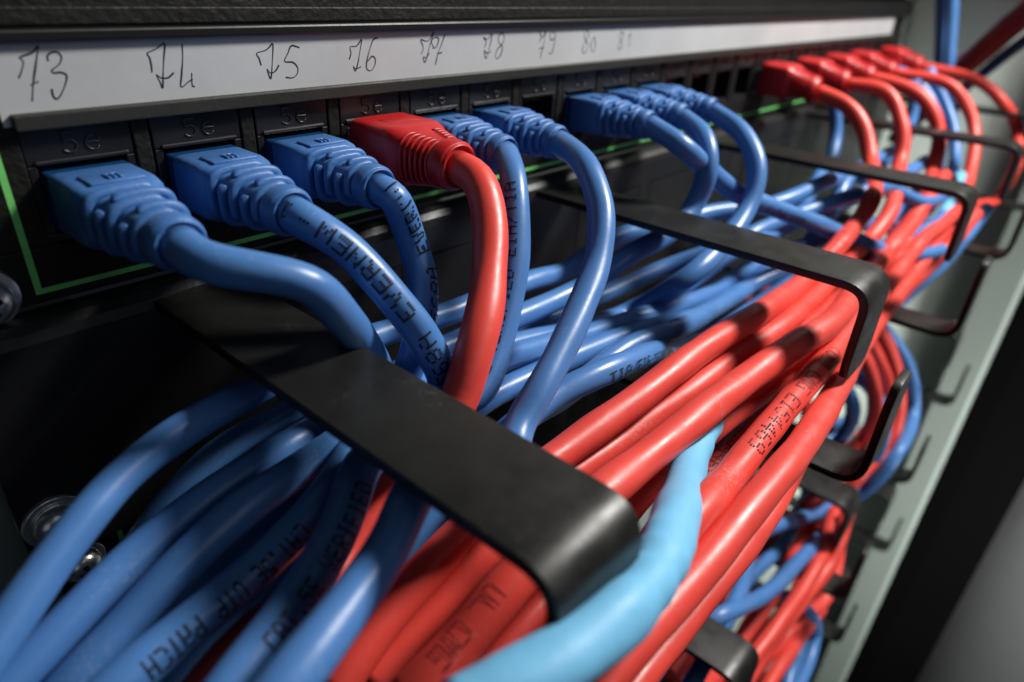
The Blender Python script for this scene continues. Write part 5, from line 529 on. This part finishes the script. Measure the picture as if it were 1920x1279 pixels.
# ------------------------------------------------------------------ cables
INFO = {}
def info(k, label, group): INFO[k] = (label, group)
GP = 'patch cables plugged into the numbered panel'; GB = 'blue cables lying in the upper manager'; GR = 'red cables lying in the upper manager'; GL = 'cables lying in the lower manager'; GF = 'blue cables behind the far red arcs'
info('B73', 'nearest plugged blue cable under the handwritten 73, bending down behind the first finger', GP)
info('B74', 'blue cable plugged under 74, long printed text running down its side', GP)
info('B75', 'blue cable plugged under 75, left of the single red plug', GP)
info('R76', 'lone red cable plugged between the blue ones, under 76', GP)
info('B77', 'blue cable plugged right behind the lone red plug, reading VERIFIED', GP)
info('B78', 'blue cable plugged under 78, plain thick arc right of the lone red cable', GP)
info('B80', 'blue cable plugged under 80, running straight out to the right', GP)
info('B81', 'blue cable plugged under 81, middle plug of the three far blue ones', GP)
info('B82', 'blue cable plugged under 82, rightmost of the three far blue plugs', GP)
info('P1', 'first of the far red plugs, its cable topmost in the thick red bundle', GP)
info('P2', 'second of the far red plugs, arcing behind the first', GP)
info('P3', 'third of the far red plugs, middle arc over the third finger', GP)
info('P4', 'fourth of the far red plugs, its cable printed CMG E154469 in the bundle', GP)
info('P5', 'farthest red plug whose cable swings widest toward the right edge', GP)
info('H1', 'topmost blue cable of the bundle, curving to the lower left past the screws', GB)
info('H3', 'dark blue cable hidden mostly behind the two leftmost cables', GB)
info('H5', 'blue cable in the middle of the bundle, crossing behind the lone red cable', GB)
info('H4', 'blue cable of the bundle deepest against the back plate', GB)
info('H7', 'blue cable low in the bundle just above the red ones', GB)
info('H8', 'lowest blue cable of the bundle, small printed text beside the red cables', GB)
info('H9', 'blue cable with a rounded bend beside the uppermost red cable', GB)
info('R6', 'lowest outer red cable leaving the bundle toward the bottom edge', GR)
info('R7', 'red cable passing under both near fingers in the middle of the bundle', GR)
info('R8', 'printed red cable partly hidden behind the light blue cable', GR)
info('R9', 'dark red cable deep inside the bundle behind the near finger tip', GR)
info('LB', 'thick light blue cable sweeping over the near finger tip', None)
info('F1', 'short blue cable dropping behind the first far red arc', GF)
info('F2', 'blue cable seen between the second and third far red arcs', GF)
info('F3', 'blue cable seen between the fourth far red arc and the rack post', GF)
info('F4', 'blue cable running along the tops of the far red plugs', GF)
info('F5', 'thin light blue cable peeping between far red cables right of the second finger', None)
info('F6', 'blue cable along the outer lower side of the far red bundle', GF)
info('V1', 'upright blue cable beside the far rack post, lit along one side', 'upright blue cables by the far post')
info('V2', 'darker upright blue cable just left of the lit one', 'upright blue cables by the far post')
info('W1', 'red cable of the lower bundle, middle one of three arcs below the second finger', GL)
info('W2', 'red cable of the lower bundle, inner of three arcs below the second finger', GL)
info('W3', 'red cable of the lower bundle starting just right of the second finger tip', GL)
info('W4', 'outermost blue arc of the lower bundle beside the grey wall', GL)
info('W5', 'blue cable of the lower bundle crossing over red ones to the left', GL)
info('W6', 'blue cable of the lower bundle nearest the thick red cables', GL)
info('W7', 'blue cable deep under the lower manager finger', GL)
info('W8', 'red cable of the lower bundle right under the crossing blue one', GL)
info('W9', 'red cable of the lower bundle left of the crossing blue one', GL)
info('W10', 'outer red cable of the lower bundle beside the small dark fingers', GL)
info('W11', 'outermost red cable at the right side of the lower bundle', GL)
info('W12', 'thin blue loop hanging below the lower bundle at the bottom right', GL)
info('W13', 'short blue cable inside the loop at the bottom right', GL)
info('W14', 'short red cable beside the blue loop at the bottom right', GL)
info('W15', 'red cable end under the nearest lower finger at the bottom edge', GL)

info('W16', 'red cable at the bottom right, running under the small dark fingers', GL)
info('W17', 'red cable at the bottom right beside the thin blue loop', GL)
info('W18', 'blue cable buried between red ones in the lower bundle', GL)
info('W19', 'red cable of the lower bundle passing close behind the thick red bundle', GL)
info('W20', 'red cable of the lower bundle next to the one closest to the thick bundle', GL)

def port_x(k): return P * k + 7.6
for seed, (key, (color, D, plug, pts)) in enumerate(PATHS.items()):
    Q = smooth_path(catmull(pts, 1.6), 3)
    label, group = INFO[key]
    far = pts[len(pts) // 2][0] > 180 and plug is None
    M, T = tube(MB[color], Q, D, seed + 3, seg=16 if far else 28, lump=0.035 if color == 'cyan' else 0.020)
    if plug is None:
        j = M.build('network_cable', MB[color], None, pts[0]); holder = j
        tag(j, label, 'cable', group)
    else:
        base = (port_x(plug), 0, -12.6)
        root = empty('patch_cable', base); tag(root, label, 'patch cable', group)
        end = pts[0]; L = -end[1] - (1.2 if color == 'blue' else 1.4); z0 = -12.4 if color == 'blue' else -11.4
        make_boot(color, L, root, (port_x(plug), -1.4 if color == 'blue' else -1.6, z0), z0 - end[2])
        B = Mesh(); B.box(base[0] - 5.75, base[0] + 5.75, -2.6 if color == 'blue' else -4.0, 6.0, -16.6, -8.2)
        B.build('modular_plug', M_PLUG if color == 'blue' else M_CLEAR, root, (base[0], -2, -16), bevel=0.4)
        j = M.build('cable_jacket', MB[color], root, pts[0])
    for t in TEXTS:
        if t[0] == key: cable_text(Q, D, t[1], t[2], t[3], t[4], t[5], t[6], j)

# a red trunk with its shadow put into the colour, and a dark blue one
def trunk(name, pts, D, m, label):
    Q = catmull(pts, 6); M, T = tube(None, Q, D, 5, 20, 0.02); o = M.build(name, m, None, pts[0]); tag(o, label, 'cable', 'trunk cables rising at the upper right')
trunk('trunk_cable', [(395, -82, 44), (418, -66, 24), (430, -53, 8), (438, -40, -10), (444, -24, -30), (440, -16, -60)], 12, M_REDSHADE, 'thick red cable, coloured dark for its shadow, slanting up to the top right corner')
trunk('trunk_cable', [(400, -88, 36), (424, -72, 14), (436, -56, -4), (446, -42, -22), (448, -24, -44)], 6, M_NAVY, 'dark blue cable running under the slanting red one at the top right')
M = Mesh(); M.box(452, 470, -60, 30, 24, 60)
o = M.build('cable_duct', M_STEEL, None, (452, -60, 24), bevel=1); tag(o, 'dark duct corner at the top edge beside the upright blue cables', 'duct')
